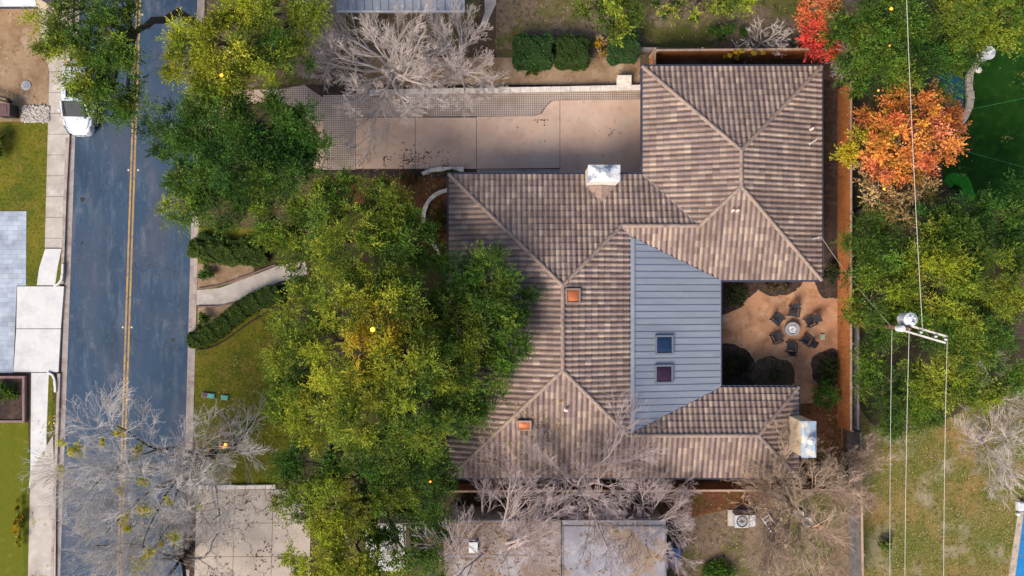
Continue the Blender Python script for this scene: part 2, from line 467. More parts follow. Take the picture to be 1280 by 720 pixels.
MAT['darkbark'] = pm('dark_bark', (0.05, 0.04, 0.038), [((0.09, 0.075, 0.068), 3, .5, .7)], .95, (14, .8, .05))
MAT['paletwig'] = pm('pale_twig', (0.47, 0.41, 0.385), [((0.33, 0.285, 0.27), .8, .42, .65)], .9)
MAT['greytwig'] = pm('grey_twig', (0.47, 0.44, 0.42), [((0.33, 0.305, 0.29), .8, .42, .65)], .9)
MAT['browntwig'] = pm('brown_twig', (0.42, 0.315, 0.235), [((0.28, 0.20, 0.15), .8, .42, .65)], .9)
MAT['purpletwig'] = pm('mauve_twig', (0.43, 0.355, 0.35), [((0.28, 0.225, 0.22), .8, .42, .65)], .9)
MAT['leaf'] = leafmat('leaves', .35)
MAT['litter'] = leafmat('leaf_litter', .05, .8)
MAT['white'] = pm('white_car_paint', (0.44, 0.48, 0.55), [], .3, None, 0, .4, .3)
MAT['carglass'] = pm('car_glass', (0.010, 0.018, 0.026), [], .15, None, 0, .04)
MAT['tyre'] = pm('tyre_rubber', (0.018, 0.018, 0.02), [], .85)
MAT['blacktrim'] = pm('black_trim', (0.02, 0.02, 0.022), [], .6)
MAT['alloy'] = pm('alloy', (0.45, 0.46, 0.48), [], .3, None, .8)
MAT['headlamp'] = pm('headlamp_glass', (0.22, 0.25, 0.29), [], .1)
MAT['chair'] = pm('charcoal_chair', (0.022, 0.024, 0.034), [((0.034, 0.036, 0.046), 6, .45, .7)], .6)
MAT['pit'] = pm('grey_concrete_pit', (0.28, 0.28, 0.30), [((0.2, 0.2, 0.21), 4, .45, .7)], .8)
MAT['pitlite'] = pm('pale_pit_stone', (0.62, 0.63, 0.66), [((0.42, 0.43, 0.45), 10, .45, .65)], .8)
MAT['bluepool'] = pm('pool_water', (0.012, 0.13, 0.36), [((0.02, 0.18, 0.44), .6, .4, .65)], .08, (3, .15, .03), 0, .5)
MAT['pond'] = pm('pond_water', (0.01, 0.055, 0.085), [((0.015, 0.085, 0.12), .8, .4, .65)], .08, (3, .15, .03), 0, .5)
MAT['flatroof'] = pm('grey_flat_roof', (0.235, 0.235, 0.275), [((0.17, 0.165, 0.19), .45, .42, .62), ((0.29, 0.295, 0.335), 1.2, .5, .75), ((0.22, 0.17, 0.13), .35, .56, .62), ((0.16, 0.14, 0.13), 9, .6, .78)], .9)
MAT['flatroof2'] = pm('leafy_flat_roof', (0.20, 0.165, 0.155), [((0.15, 0.11, 0.085), .45, .42, .6), ((0.28, 0.265, 0.285), .7, .5, .66), ((0.27, 0.20, 0.14), 6, .55, .78)], .92)
MAT['parapet'] = pm('mauve_parapet', (0.20, 0.125, 0.125), [((0.14, 0.095, 0.09), 2, .45, .7)], .85)
MAT['bluetarp'] = pm('blue_tarp', (0.05, 0.10, 0.22), [((0.03, 0.055, 0.12), 2, .45, .65), ((0.14, 0.2, 0.33), 4, .55, .75)], .6, (3, .6, .1))
MAT['woodpole'] = pm('creosote_pole', (0.11, 0.06, 0.04), [((0.07, 0.04, 0.03), 3, .45, .7)], .9)
MAT['polearm'] = pm('weathered_crossarm', (0.52, 0.48, 0.45), [((0.4, 0.36, 0.34), 3, .45, .7)], .85)
MAT['whitemetal'] = pm('white_enamel', (0.50, 0.53, 0.57), [((0.34, 0.37, 0.41), 3, .45, .65)], .4)
MAT['shedroof'] = pm('dirty_white_metal', (0.42, 0.43, 0.45), [((0.16, 0.15, 0.14), 1.1, .48, .62), ((0.26, 0.26, 0.27), 4, .5, .7)], .6)
MAT['wire'] = pm('aluminium_wire', (0.45, 0.42, 0.39), [], .5)
MAT['wirethin'] = pm('green_cord', (0.05, 0.28, 0.10), [], .6)
MAT['maroon'] = pm('maroon_plastic', (0.10, 0.055, 0.06), [], .6)
MAT['boxgreen'] = pm('teal_lid', (0.06, 0.34, 0.27), [], .6)
MAT['palegreen'] = pm('pale_green_lid', (0.30, 0.38, 0.24), [], .7)
MAT['river'] = pm('river_rock', (0.36, 0.33, 0.31), [((0.2, 0.18, 0.17), 7, .4, .6), ((0.5, 0.47, 0.44), 12, .5, .7)], .9)
MAT['deck'] = brickmat('brown_deck', (0.11, 0.06, 0.045), (0.075, 0.042, 0.035), (0.02, 0.013, 0.012), 6, 0.17, .012)
MAT['bulb'] = emit('amber_bulb', (1.0, 0.30, 0.02), 1.3)
MAT['bulbsmall'] = emit('amber_small_bulb', (1.0, 0.28, 0.03), .9)

# ------------------------------------------------------------------ ground sheet with the sunk road bed
ZR = -0.125


def road_left(py): return 98.5 - 0.0345 * py
def road_right(py): return 245.5 - 0.027 * py
def road_mid(py): return 171.8 - 0.0335 * py


PYS = [-6000, -60, 800, 6000]


def strip_px(fa, fb, y0, y1, z, n=1):
    ys = [y0 + (y1 - y0) * i / n for i in range(n + 1)]
    pts = [P(fa(y), y) for y in ys] + [P(fb(y), y) for y in ys[::-1]]
    return [(p.x, p.y) for p in pts]


mb = MB()
rows = []
for py in PYS:
    row = []
    for f, z in ((lambda y: -8000, -.012), (lambda y: road_left(y) - 10.6, -.012), (lambda y: road_left(y) - 10.4, ZR - .012),
                 (lambda y: road_right(y) + 10.4, ZR - .012), (lambda y: road_right(y) + 10.6, -.012), (lambda y: 9000, -.012)):
        p = P(f(py), py); row.append((p.x, p.y, z))
    rows.append(row)
vs = [v for r in rows for v in r]
fs = []
for i in range(len(PYS) - 1):
    for j in range(5):
        fs.append((i * 6 + j, (i + 1) * 6 + j, (i + 1) * 6 + j + 1, i * 6 + j + 1))
mb.add(vs, fs)
tag(mb.build('ground', MAT['soil']), kind='structure')

mb = MB(); mb.sheet(strip_px(road_left, road_right, -900, 1700, 0), ZR)
tag(mb.build('road', MAT['asphalt']), kind='structure')
mb = MB()
for d in (-2.1, 2.1):
    mb.sheet(strip_px(lambda y: road_mid(y) + d - 1.15, lambda y: road_mid(y) + d + 1.15, -900, 1700, 0), ZR + .004)
tag(mb.build('road_marking', MAT['yellow']), kind='structure')
mb = MB()      # gutter pans
mb.sheet(strip_px(lambda y: road_left(y) - 7, road_left, -900, 1700, 0), ZR + .005)
mb.sheet(strip_px(road_right, lambda y: road_right(y) + 6, -900, 1700, 0), ZR + .005)
tag(mb.build('road_gutter', MAT['gutter']), kind='structure')


def kerb_piece(mb, fa, fb, y0, y1, n=1):
    mb.prism(strip_px(fa, fb, y0, y1, 0, n), ZR - .01, 0.018)


mb = MB()
for y0, y1 in ((-900, 40), (172, 355), (467, 1700)):
    kerb_piece(mb, lambda y: road_left(y) - 10.5, lambda y: road_left(y) - 7, y0, y1)
for y0, y1 in ((-900, 55), (55.4, 190), (190.4, 330), (330.4, 470), (470.4, 640), (712, 1700)):
    kerb_piece(mb, lambda y: road_right(y) + 6, lambda y: road_right(y) + 10.5, y0, y1)
# returns of the two left aprons
for cx, cy, s in ((74.5, 350, 1), (72.5, 470, -1)):
    pass
tag(mb.build('kerb', MAT['kerb']), kind='structure')


def ground_sheet(name, pts, z, mat, smooth=0):
    q = [P(a, b) for a, b in pts]
    if smooth:
        q = smooth_poly(q, smooth + 1)
        rr = random.Random(len(pts) * 31 + int(pts[0][0]))
        ph = [rr.uniform(0, 6.28) for _ in range(3)]
        q = [Vector((v.x + .05 * math.sin(v.y * 5 + ph[0]) + rr.uniform(-.035, .035), v.y + .05 * math.sin(v.x * 6 + ph[1]) + rr.uniform(-.035, .035), 0)) for v in q]
    mb = MB(); mb.sheet([(p.x, p.y) for p in q], z)
    return tag(mb.build(name, MAT[mat]), kind='structure')


def smooth_poly(q, it=2):
    for _ in range(it):
        r = []
        for i in range(len(q)):
            a, b = q[i], q[(i + 1) % len(q)]
            r += [a * .75 + b * .25, a * .25 + b * .75]
        q = r
    return q


# lawns and beds
ground_sheet('lawn', [(-300, 152), (61, 152), (56, 312), (48, 357), (33, 357), (33, 263), (-300, 263)], .001, 'lawn')
ground_sheet('lawn', [(74, 312), (78, 316), (76, 352), (68, 357), (69, 345)], .001, 'lawn')
ground_sheet('lawn', [(-300, 527), (35, 527), (38, 600), (33, 1000), (-300, 1000)], .001, 'mown')
ground_sheet('lawn', [(60, 466), (67, 466), (65, 545), (57, 545)], .001, 'lawn')
ground_sheet('lawn', [(247, 284), (345, 284), (420, 330), (450, 600), (243, 610), (243, 425)], .001, 'lawn')
ground_sheet('lawn', [(620, -300), (1290, -300), (1290, -40), (1000, 60), (620, 62)], .001, 'yard')
ground_sheet('lawn', [(255, -300), (600, -300), (600, 20), (400, 108), (260, 108)], .001, 'yard')
ground_sheet('lawn', [(1178, 30), (2000, 30), (2000, 262), (1178, 262)], .001, 'turf')
ground_sheet('lawn', [(1072, 455), (2000, 455), (2000, 1100), (1072, 1100)], .001, 'backlawn')
ground_sheet('lawn', [(845, 618), (1064, 618), (1064, 1100), (845, 1100)], .001, 'yard')
ground_sheet('bed', [(-300, -300), (58, -300), (62, 152), (-300, 152)], .001, 'dirt')
ground_sheet('bed', [(455, 72), (800, 72), (800, 112), (455, 116)], .002, 'dirt')
ground_sheet('bed', [(247, 330), (285, 328), (345, 322), (400, 330), (380, 352), (345, 336), (300, 352), (247, 362)], .006, 'dirt')
ground_sheet('bed', [(247, 385), (300, 376), (345, 362), (380, 352), (400, 370), (300, 395), (247, 428)], .006, 'dirt')
ground_sheet('bed', [(415, 210), (600, 210), (600, 330), (500, 330), (430, 300)], .003, 'redmulch')
ground_sheet('courtyard', [(870, 340), (1053, 340), (1053, 560), (870, 560)], .002, 'courtyard')
bedz = .006
for pts in ([(862, 335), (955, 335), (950, 360), (925, 385), (905, 394), (862, 392)],
            [(940, 335), (1008, 335), (1003, 358), (985, 369), (962, 371), (944, 362)],
            [(862, 428), (912, 428), (935, 438), (948, 456), (945, 488), (862, 500)],
            [(1014, 470), (1014, 448), (1028, 436), (1052, 436), (1052, 480), (1030, 482), (1020, 478)],
            [(1018, 335), (1052, 335), (1052, 372), (1034, 374), (1020, 366)]):
    bedz += .003
    ground_sheet('mulch_or_shade_bed', pts, bedz, 'mulch', 2)
ground_sheet('mulch_or_shade_bed', [(1030, 100), (1050, 100), (1052, 330), (1030, 330)], .005, 'mulch')
ground_sheet('mulch_or_shade_bed', [(1000, 505), (1052, 500), (1052, 600), (1000, 605)], .005, 'redmulch')
ground_sheet('grey_bed', [(938, 470), (945, 450), (962, 444), (985, 450), (996, 468), (990, 485), (945, 485)], .024, 'soil', 2)
ground_sheet('mulch_or_shade_bed', [(560, 608), (1000, 608), (1000, 616), (850, 650), (560, 650)], .005, 'redmulch')
ground_sheet('putting_green', [(1178, 220), (1200, 214), (1217, 230), (1220, 250), (1200, 262), (1178, 250)], .005, 'green_turf', 2)
ground_sheet('pond', [(1150, 108), (1172, 92), (1205, 92), (1206, 122), (1204, 138), (1194, 152), (1160, 145)], .006, 'pond', 2)

ground_sheet('mulch_or_shade_bed', [(300, 300), (420, 225), (560, 330), (600, 420), (640, 520), (590, 600), (560, 720), (385, 720), (350, 600), (370, 520), (345, 400)], .009, 'treesoil', 2)  # dark sheets under the tree crowns, painting in the shade there
ground_sheet('mulch_or_shade_bed', [(256, 150), (340, 120), (395, 150), (400, 200), (370, 230), (300, 280), (252, 270)], .018, 'treesoil', 2)
ground_sheet('mulch_or_shade_bed', [(1056, 20), (1130, 20), (1165, 90), (1160, 160), (1170, 230), (1262, 275), (1262, 440), (1240, 490), (1160, 540), (1075, 540), (1056, 400)], .008, 'treesoil', 2)
# paved ground
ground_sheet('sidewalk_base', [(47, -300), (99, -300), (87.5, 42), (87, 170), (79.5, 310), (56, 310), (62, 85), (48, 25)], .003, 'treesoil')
mb = MB()
ym = -300.0
def walk_l(y): return 47 if y < 25 else (47 + (y - 25) * 15 / 60 if y < 85 else 62 - (y - 85) * 6 / 225)
def walk_r(y): return 99 - (y + 300) * 11.5 / 342 if y < 42 else (87.5 - (y - 42) * .5 / 128 if y < 170 else 87 - (y - 170) * 7.5 / 140)
while ym < 308:
    y2 = min(310, ym + 26)
    mb.sheet([(P(a, b).x, P(a, b).y) for a, b in ((walk_l(ym), ym), (walk_r(ym), ym), (walk_r(y2 - .5), y2 - .5), (walk_l(y2 - .5), y2 - .5))], .009)
    ym = y2
tag(mb.build('sidewalk', MAT['concrete']), kind='structure')
ground_sheet('sidewalk', [(56.5, 311), (77, 311), (72, 335), (69, 356.5), (46, 356.5), (49, 335)], .007, 'brightconc', 0)
ground_sheet('sidewalk', [(39, 466), (61, 466), (58, 544), (59, 610), (36, 610), (38, 590)], .003, 'brightconc')
ground_sheet('driveway_apron', [(38, 590), (66, 545), (70, 625), (66, 1200), (30, 1200), (35, 720)], .006, 'concrete')
mb = MB()
for pts in ([(21.5, 358), (80, 358), (76, 410.6), (20.5, 410.6)], [(20.5, 411.4), (76, 411.4), (73, 465), (17, 465)]):
    mb.prism([(P(a, b).x, P(a, b).y) for a, b in pts], ZR - .02, .010)
tag(mb.build('driveway_apron', MAT['brightconc']), kind='structure')
ground_sheet('paved_drive', [(-300, 264), (33, 264), (32.5, 357), (21, 357), (16.5, 466), (-300, 466)], .004, 'pavers')
ground_sheet('front_path', smoothpath if False else [(243, 363), (275, 360), (305, 349), (345, 333), (380, 325), (386, 342), (350, 352), (315, 369), (280, 381), (243, 381)], .012, 'concrete')
mb = MB()
dw = [[(444.8, 147), (518.7, 147), (518.7, 211), (444.8, 211)], [(519.3, 147), (595.2, 147), (595.2, 211), (519.3, 211)],
      [(595.8, 146), (668, 145), (677, 142), (683, 133), (689, 127), (699.6, 125.5), (699.6, 210), (595.8, 211)],
      [(700.2, 125.5), (830, 124), (830, 222), (700.2, 222)]]
for pts in dw:
    mb.sheet([(P(a, b).x, P(a, b).y) for a, b in pts], .016)
tag(mb.build('driveway', MAT['tanconc']), kind='structure')
ground_sheet('driveway_base', [(348, 106), (830, 106), (830, 222), (405, 222), (405, 150), (348, 150)], .006, 'mulch')
mb = MB()
for pts in ([(348, 112), (380, 106), (404, 122), (404, 150), (348, 150)], [(404, 119), (462, 118), (444.4, 146.5), (444.4, 212), (404, 212)],
            [(462, 118), (800, 112), (800, 125), (699.8, 125), (688, 126.5), (682, 133), (676, 141.5), (668, 144.5), (595, 145.5), (444.4, 146.5)],
            [(596, 211.5), (830, 211.5), (830, 222), (596, 222)]):
    mb.sheet([(P(a, b).x, P(a, b).y) for a, b in pts], .012)
tag(mb.build('grid_paving', MAT['grid']), kind='structure')
ground_sheet('driveway', [(256, 112), (347.5, 112), (347.5, 150), (404, 151), (404, 211), (256, 205)], .010, 'tanconc')
mb = MB()
for i in range(3):
    for j in range(3):
        x0, x1 = 246 + i * 48, 246 + i * 48 + 47.5
        y0, y1 = 612 + j * 42, 612 + j * 42 + 41.5
        sh = -.027
        mb.sheet([(P(a + sh * (b - 612), b).x, P(a + sh * (b - 612), b).y) for a, b in ((x0, y0), (x1, y0), (x1, y1), (x0, y1))], .012)
tag(mb.build('driveway', MAT['oldconc']), kind='structure')
ground_sheet('driveway_base', [(230, 611), (395, 611), (395, 740), (228, 740)], .006, 'mulch')
ground_sheet('garden_path', [(604, -100), (620, -100), (620, 5), (612, 22), (607, 35), (600, 33), (606, 15)], .008, 'concrete')
mb = MB()    # pool
q = [P(1275, 640), P(1500, 560), P(1500, 1000), P(1262, 1000), P(1266, 720)]
mb.sheet([(p.x, p.y) for p in q], .02)
tag(mb.build('pool_water', MAT['bluepool']), kind='structure')
mb = MB()
mb.prism([(p.x, p.y) for p in (P(1272, 640), P(1279, 640), P(1268, 722), P(1264, 1000), P(1250, 1000), P(1260, 722))], -.02, .06)
tag(mb.build('pool_coping', MAT['stone']), kind='structure')
ground_sheet('deck', [(1268, 322), (1700, 322), (1700, 425), (1262, 425), (1268, 400)], .12, 'deck')

# ------------------------------------------------------------------ the house
ZE, SL = 3.0, 0.35
XR = 2.82
house = thing('house', (5, 0, 0), 'large house with brown tiled hip roof and blue metal panel beside the tan driveway', 'house')
TP, TC = 0.31, 0.375


def zof(slope, x, y):
    n, e = slope
    d = (x - e) * n[0] if n[0] else (y - e) * n[1]
    return ZE + SL * d


SLOPES = {
    'north': (((0, -1), 6.66), [[(-3.70, 6.66), (6.245, 6.66), (6.245, 3.565), (2.82, .14)], [(6.245, 6.66), (7.64, 6.66), (10.735, 3.565), (6.245, 3.565)]]),
    'west': (((1, 0), -3.70), [[(-3.70, 6.66), (2.82, .14), (2.82, -4.58), (-3.70, -11.1)]]),
    'south': (((0, 1), -11.1), [[(-3.7, -11.1), (2.82, -4.58), (6.695, -8.455), (6.695, -11.1)], [(6.695, -11.1), (6.695, -8.455), (14.135, -8.455), (16.78, -11.1)]]),
    'east': (((-1, 0), 9.34), [[(2.82, .14), (6.245, 3.565), (6.87, 2.94), (6.87, -8.28), (6.695, -8.455), (2.82, -4.58)]]),
    'midsouth': (((0, 1), .47), [[(6.245, 3.565), (10.735, 3.565), (10.735, 1.146), (6.87, 2.94)], [(10.735, 3.565), (12.88, 5.71), (18.12, .47), (12.19, .47), (10.735, 1.146)]]),
    'gwest': (((1, 0), 7.64), [[(7.64, 12.98), (12.88, 7.74), (12.88, 5.71), (10.735, 3.565), (7.64, 6.66)]]),
    'gnorth': (((0, -1), 12.98), [[(7.64, 12.98), (18.12, 12.98), (12.88, 7.74)]]),
    'geast': (((-1, 0), 18.12), [[(18.12, 12.98), (18.12, .47), (12.88, 5.71), (12.88, 7.74)]]),
    'senorth': (((0, -1), -5.81), [[(12.19, -5.81), (16.78, -5.81), (14.135, -8.455), (6.695, -8.455), (6.87, -8.28)]]),
    'seeast': (((-1, 0), 16.78), [[(16.78, -5.81), (16.78, -11.1), (14.135, -8.455)]]),
}
# mixed tile colours, the same for every slope
PAL = [(0.285, 0.21, 0.18), (0.32, 0.24, 0.20), (0.245, 0.18, 0.163), (0.36, 0.275, 0.225), (0.265, 0.196, 0.183)]


def tile_slope(key):
    (n, e), pieces = SLOPES[key]
    nx, ny = n
    # u along the eave, v inwards
    ex, ey = (1, 0) if ny else (0, 1)
    out_v, out_f, out_c = [], [], []
    pal = np.array(PAL)
    for poly in pieces:
        us = [p[0] * ex + p[1] * ey for p in poly]
        vs_ = [((p[0] - e) * nx if nx else (p[1] - e) * ny) for p in poly]
        k0, k1 = math.floor(min(us) / TP), math.ceil(max(us) / TP)
        c0, c1 = math.floor(min(vs_) / TC), math.ceil(max(vs_) / TC)
        prof_t = [0, .10, .22, .36, .50, .64, .80]
        prof_h = [0.0, .030, .058, .068, .058, .030, .0]
        U, UH = [], []
        for k in range(k0, k1):
            for t, h in zip(prof_t, prof_h):
                U.append((k + t) * TP); UH.append(h)
        U.append(k1 * TP); UH.append(0)
        V, VH = [], []
        for c in range(c0, c1):
            V += [c * TC, c * TC, (c + 1) * TC - .0005]
            VH += [0.0, .058, 0.004]
        U = np.array(U); UH = np.array(UH); V = np.array(V); VH = np.array(VH)
        UU, VV = np.meshgrid(U, V)
        jit = np.random.default_rng(5).normal(0, .004, UU.shape)
        X = (UU if ex else 0 * UU) + (e + VV * nx if nx else 0)
        Y = (UU if ey else 0 * UU) + (e + VV * ny if ny else 0)
        Z = ZE + SL * VV + UH[None, :] + VH[:, None] + jit
        bm = bmesh.new()
        nu, nv = len(U), len(V)
        bvs = [bm.verts.new((float(X[j, i]), float(Y[j, i]), float(Z[j, i]))) for j in range(nv) for i in range(nu)]
        flip = (ex * ny - ey * nx) < 0
        for j in range(nv - 1):
            for i in range(nu - 1):
                q = (bvs[j * nu + i], bvs[j * nu + i + 1], bvs[(j + 1) * nu + i + 1], bvs[(j + 1) * nu + i])
                bm.faces.new(q[::-1] if flip else q)
        cx = sum(p[0] for p in poly) / len(poly); cy = sum(p[1] for p in poly) / len(poly)
        for a in range(len(poly)):
            p0, p1 = Vector((*poly[a], 0)), Vector((*poly[(a + 1) % len(poly)], 0))
            nr = Vector((p1.y - p0.y, -(p1.x - p0.x), 0)).normalized()
            if nr.dot(Vector((cx, cy, 0)) - p0) > 0: nr = -nr
            g = bm.verts[:] + bm.edges[:] + bm.faces[:]
            bmesh.ops.bisect_plane(bm, geom=g, dist=1e-5, plane_co=p0, plane_no=nr, clear_outer=True)
        bm.verts.index_update(); bm.normal_update()
        b = len(out_v)
        out_v += [tuple(v.co) for v in bm.verts]
        for f in bm.faces:
            c = f.calc_center_median()
            u = c.x * ex + c.y * ey
            v = (c.x - e) * nx if nx else (c.y - e) * ny
            iu, iv = math.floor(u / TP), math.floor(v / TC)
            rr = random.Random(iu * 7919 + iv * 104729 + len(key))
            col = pal[rr.randrange(5)] * rr.uniform(.84, 1.13)
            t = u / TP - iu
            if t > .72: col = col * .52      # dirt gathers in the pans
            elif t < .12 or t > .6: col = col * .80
            if abs(f.normal.z) < .6: col = col * .5        # front tile edges darkened to strengthen the shadow line of each course
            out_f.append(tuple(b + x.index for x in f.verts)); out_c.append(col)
        bm.free()
    return out_v, out_f, out_c


def build_tiles():
    V, F, Cc = [], [], []
    for k in SLOPES:
        v, f, c = tile_slope(k)
        b = len(V)
        V += v; F += [tuple(b + i for i in q) for q in f]; Cc += c
    me = bpy.data.meshes.new('tile_roof')
    me.from_pydata([(v[0] - 5, v[1], v[2]) for v in V], [], F)
    me.materials.append(MAT['tile'])
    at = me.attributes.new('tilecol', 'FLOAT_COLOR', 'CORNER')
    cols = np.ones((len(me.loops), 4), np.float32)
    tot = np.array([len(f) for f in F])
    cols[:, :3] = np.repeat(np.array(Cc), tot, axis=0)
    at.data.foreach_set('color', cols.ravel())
    me.update()
    o = bpy.data.objects.new('tile_roof', me)
    COL.objects.link(o); o.parent = house
    return o


roof = build_tiles()


def ridge(a, b, r=.095):
    """a row of half-round ridge tiles from a to b"""
    a, b = Vector(a), Vector(b)
    d = b - a; L = d.length; d.normalize()
    sd_ = d.cross(Vector((0, 0, 1))).normalized(); up = sd_.cross(d).normalized()
    mb = MB()
    n = max(1, round(L / .40))
    for i in range(n):
        p0 = a + d * (L * i / n); p1 = a + d * (L * (i + 1) / n + .03)
        vs = []
        for p, rr in ((p0, r), (p1, r * 1.12)):
            for k in range(7):
                t = math.pi * k / 6
                vs.append(p + sd_ * math.cos(t) * rr * 1.15 + up * (math.sin(t) * rr + .045))
        fs = [(k, k + 1, 8 + k, 7 + k) for k in range(6)] + [tuple(range(6, -1, -1)), tuple(range(7, 14))]
        mb.add(vs, fs)
    return mb.build('ridge_cap', MAT['ridge'], roof)


zr1 = ZE + SL * 6.52; zm = ZE + SL * 3.095; zs = ZE + SL * 2.645; zg = ZE + SL * 5.24
A1, A2 = (2.82, .14, zr1), (2.82, -4.58, zr1)
B1, B2 = (6.245, 3.565, zm), (10.735, 3.565, zm)
G1, G2 = (12.88, 7.74, zg), (12.88, 5.71, zg)
S1, S2 = (6.695, -8.455, zs), (14.135, -8.455, zs)
for a, b in ((A1, A2), ((-3.7, 6.66, ZE), A1), ((-3.7, -11.1, ZE), A2), (A1, B1), (A2, S1), (B1, B2), (B2, G2), (G1, G2), ((7.64, 12.98, ZE), G1),
             ((18.12, 12.98, ZE), G1), ((18.12, .47, ZE), G2), (S1, S2), ((16.78, -5.81, ZE), S2), ((16.78, -11.1, ZE), S2)):
    ridge(a, b)


def flashing(a, b, w=.12, mat='gutterdark', name='valley_flashing', lift=.075):
    a, b = Vector(a), Vector(b)
    d = (b - a).normalized(); s = d.cross(Vector((0, 0, 1))).normalized() * w / 2
    up = Vector((0, 0, lift))
    mb = MB()
    lo = Vector((0, 0, -.05))
    vs = [a - s + up, a + s + up, b + s + up, b - s + up]
    vs += [v + lo for v in vs]
    mb.add(vs, [(0, 1, 2, 3), (7, 6, 5, 4), (0, 4, 5, 1), (1, 5, 6, 2), (2, 6, 7, 3), (3, 7, 4, 0)])
    return mb.build(name, MAT[mat], house)


flashing((7.64, 6.66, ZE), B2, .10, 'kerb')
flashing((6.87, 2.94, 3.865), (12.19, .47, ZE), .10, 'gutterdark')
flashing((6.87, -8.28, 3.865), (12.19, -5.81, ZE), .10, 'gutterdark')
flashing(B1, (6.87, 2.94, 3.865), .10, 'kerb')
flashing(S1, (6.87, -8.28, 3.865), .10, 'kerb')

# metal roof
MX0, MX1 = 6.87, 12.22


def mz(x): return 3.865 - (x - 6.87) * .865 / 5.32 + .075


def ylim(x):
    h = .865 * (12.19 - x) / 5.32 / .35
    return .47 + h, -5.81 - h


mb = MB()
vs = [(MX0, 2.94, mz(MX0)), (MX1, .46, mz(MX1)), (MX1, -5.80, mz(MX1)), (MX0, -8.28, mz(MX0))]
vs += [(a, b, c - .06) for a, b, c in vs]
mb.add(vs, [(3, 2, 1, 0), (4, 5, 6, 7), (0, 1, 5, 4), (1, 2, 6, 5), (2, 3, 7, 6), (3, 0, 4, 7)])
mroof = mb.build('metal_roof', MAT['metalroof'], house)
y = 2.85
while y > -8.2:
    # x range where this y is inside the quad
    xa = MX0 + .14
    if y > .47: xb = 12.19 - (y - .47) * .35 * 5.32 / .865
    elif y < -5.81: xb = 12.19 - (-5.81 - y) * .35 * 5.32 / .865
    else: xb = 12.19
    if xb - xa > .15:
        mb = MB()
        w = .017
        z0, z1 = mz(xa), mz(xb)
        v = []
        for x, z in ((xa, z0), (xb - .03, z1)):
            v += [(x, y - w, z - .005), (x, y - w, z + .04), (x, y + w, z + .04), (x, y + w, z - .005)]
        mb.add(v, [(0, 1, 5, 4), (1, 2, 6, 5), (2, 3, 7, 6), (3, 2, 1, 0), (4, 5, 6, 7)])
        mb.build('standing_seam', MAT['metalseam'], mroof)
    y -= .385
mb = MB()
mb.box((MX0 + .04, -2.67, mz(MX0) + .03), (.22, 11.1, .05))
mb.build('ridge_flashing', MAT['metalroof'], mroof)

# soffit, gutters, walls
OUT = [(-3.70, 6.66), (7.64, 6.66), (7.64, 12.98), (18.12, 12.98), (18.12, .47), (12.19, .47), (12.19, -5.81), (16.78, -5.81), (16.78, -11.1), (-3.70, -11.1)]
mb = MB(); mb.prism(OUT, ZE - .10, ZE - .035); mb.build('soffit', MAT['fascia'], house)


def offset_poly(poly, d):
    n = len(poly); out = []
    a = sum(poly[i][0] * poly[(i + 1) % n][1] - poly[(i + 1) % n][0] * poly[i][1] for i in range(n))
    s = 1 if a > 0 else -1
    for i in range(n):
        p0, p1, p2 = Vector(poly[i - 1]), Vector(poly[i]), Vector(poly[(i + 1) % n])
        d1 = (p1 - p0).normalized(); d2 = (p2 - p1).normalized()
        n1 = Vector((d1.y, -d1.x)) * s; n2 = Vector((d2.y, -d2.x)) * s
        out.append(tuple(p1 + (n1 + n2) * d))      # right-angled corners only
    return out


def ring(poly_in, poly_out, z0, z1):
    mb = MB(); n = len(poly_in)
    vs = [(*p, z0) for p in poly_in] + [(*p, z0) for p in poly_out] + [(*p, z1) for p in poly_in] + [(*p, z1) for p in poly_out]
    fs = []
    for i in range(n):
        j = (i + 1) % n
        fs += [(2 * n + i, 2 * n + j, 3 * n + j, 3 * n + i), (i, n + i, n + j, j), (n + i, 3 * n + i, 3 * n + j, n + j), (i, j, 2 * n + j, 2 * n + i)]
    mb.add(vs, fs); return mb


ring(offset_poly(OUT, .004), offset_poly(OUT, .11), ZE - .11, ZE + .02).build('gutter', MAT['gutterdark'], house)
WIN = offset_poly(OUT, -.55)
ring(offset_poly(OUT, -.75), WIN, 0, ZE - .10).build('wall', MAT['stucco'], house)
# garage doors and a few windows in the walls
for yy in (11.1, 8.2):
    mb = MB()
    for k in range(4): mb.box((8.17, yy, .31 + k * .56), (.06, 2.5, .54))
    mb.build('garage_door', MAT['cream'], house)


def window(x, y, w, h, face):
    fr = MB(); t = .07
    ax = (1, 0) if face in 'ns' else (0, 1)
    dx, dy = {'n': (0, 1), 's': (0, -1), 'e': (1, 0), 'w': (-1, 0)}[face]
    def bx(u, z, wu, hz, dep, m):
        m.box((x + ax[0] * u + dx * dep / 2, y + ax[1] * u + dy * dep / 2, z), (wu if ax[0] else dep, wu if ax[1] else dep, hz))
    for s in (-1, 1):
        bx(s * (w / 2 - t / 2), 1.5, t, h, .06, fr)
        bx(0, 1.5 + s * (h / 2 - t / 2), w - 2 * t, t, .06, fr)
    f = fr.build('window', MAT['whitestone'], house)
    pn = MB(); bx(0, 1.5, w - 2 * t, h - 2 * t, .02, pn); pn.build('pane', MAT['carglass'], f)


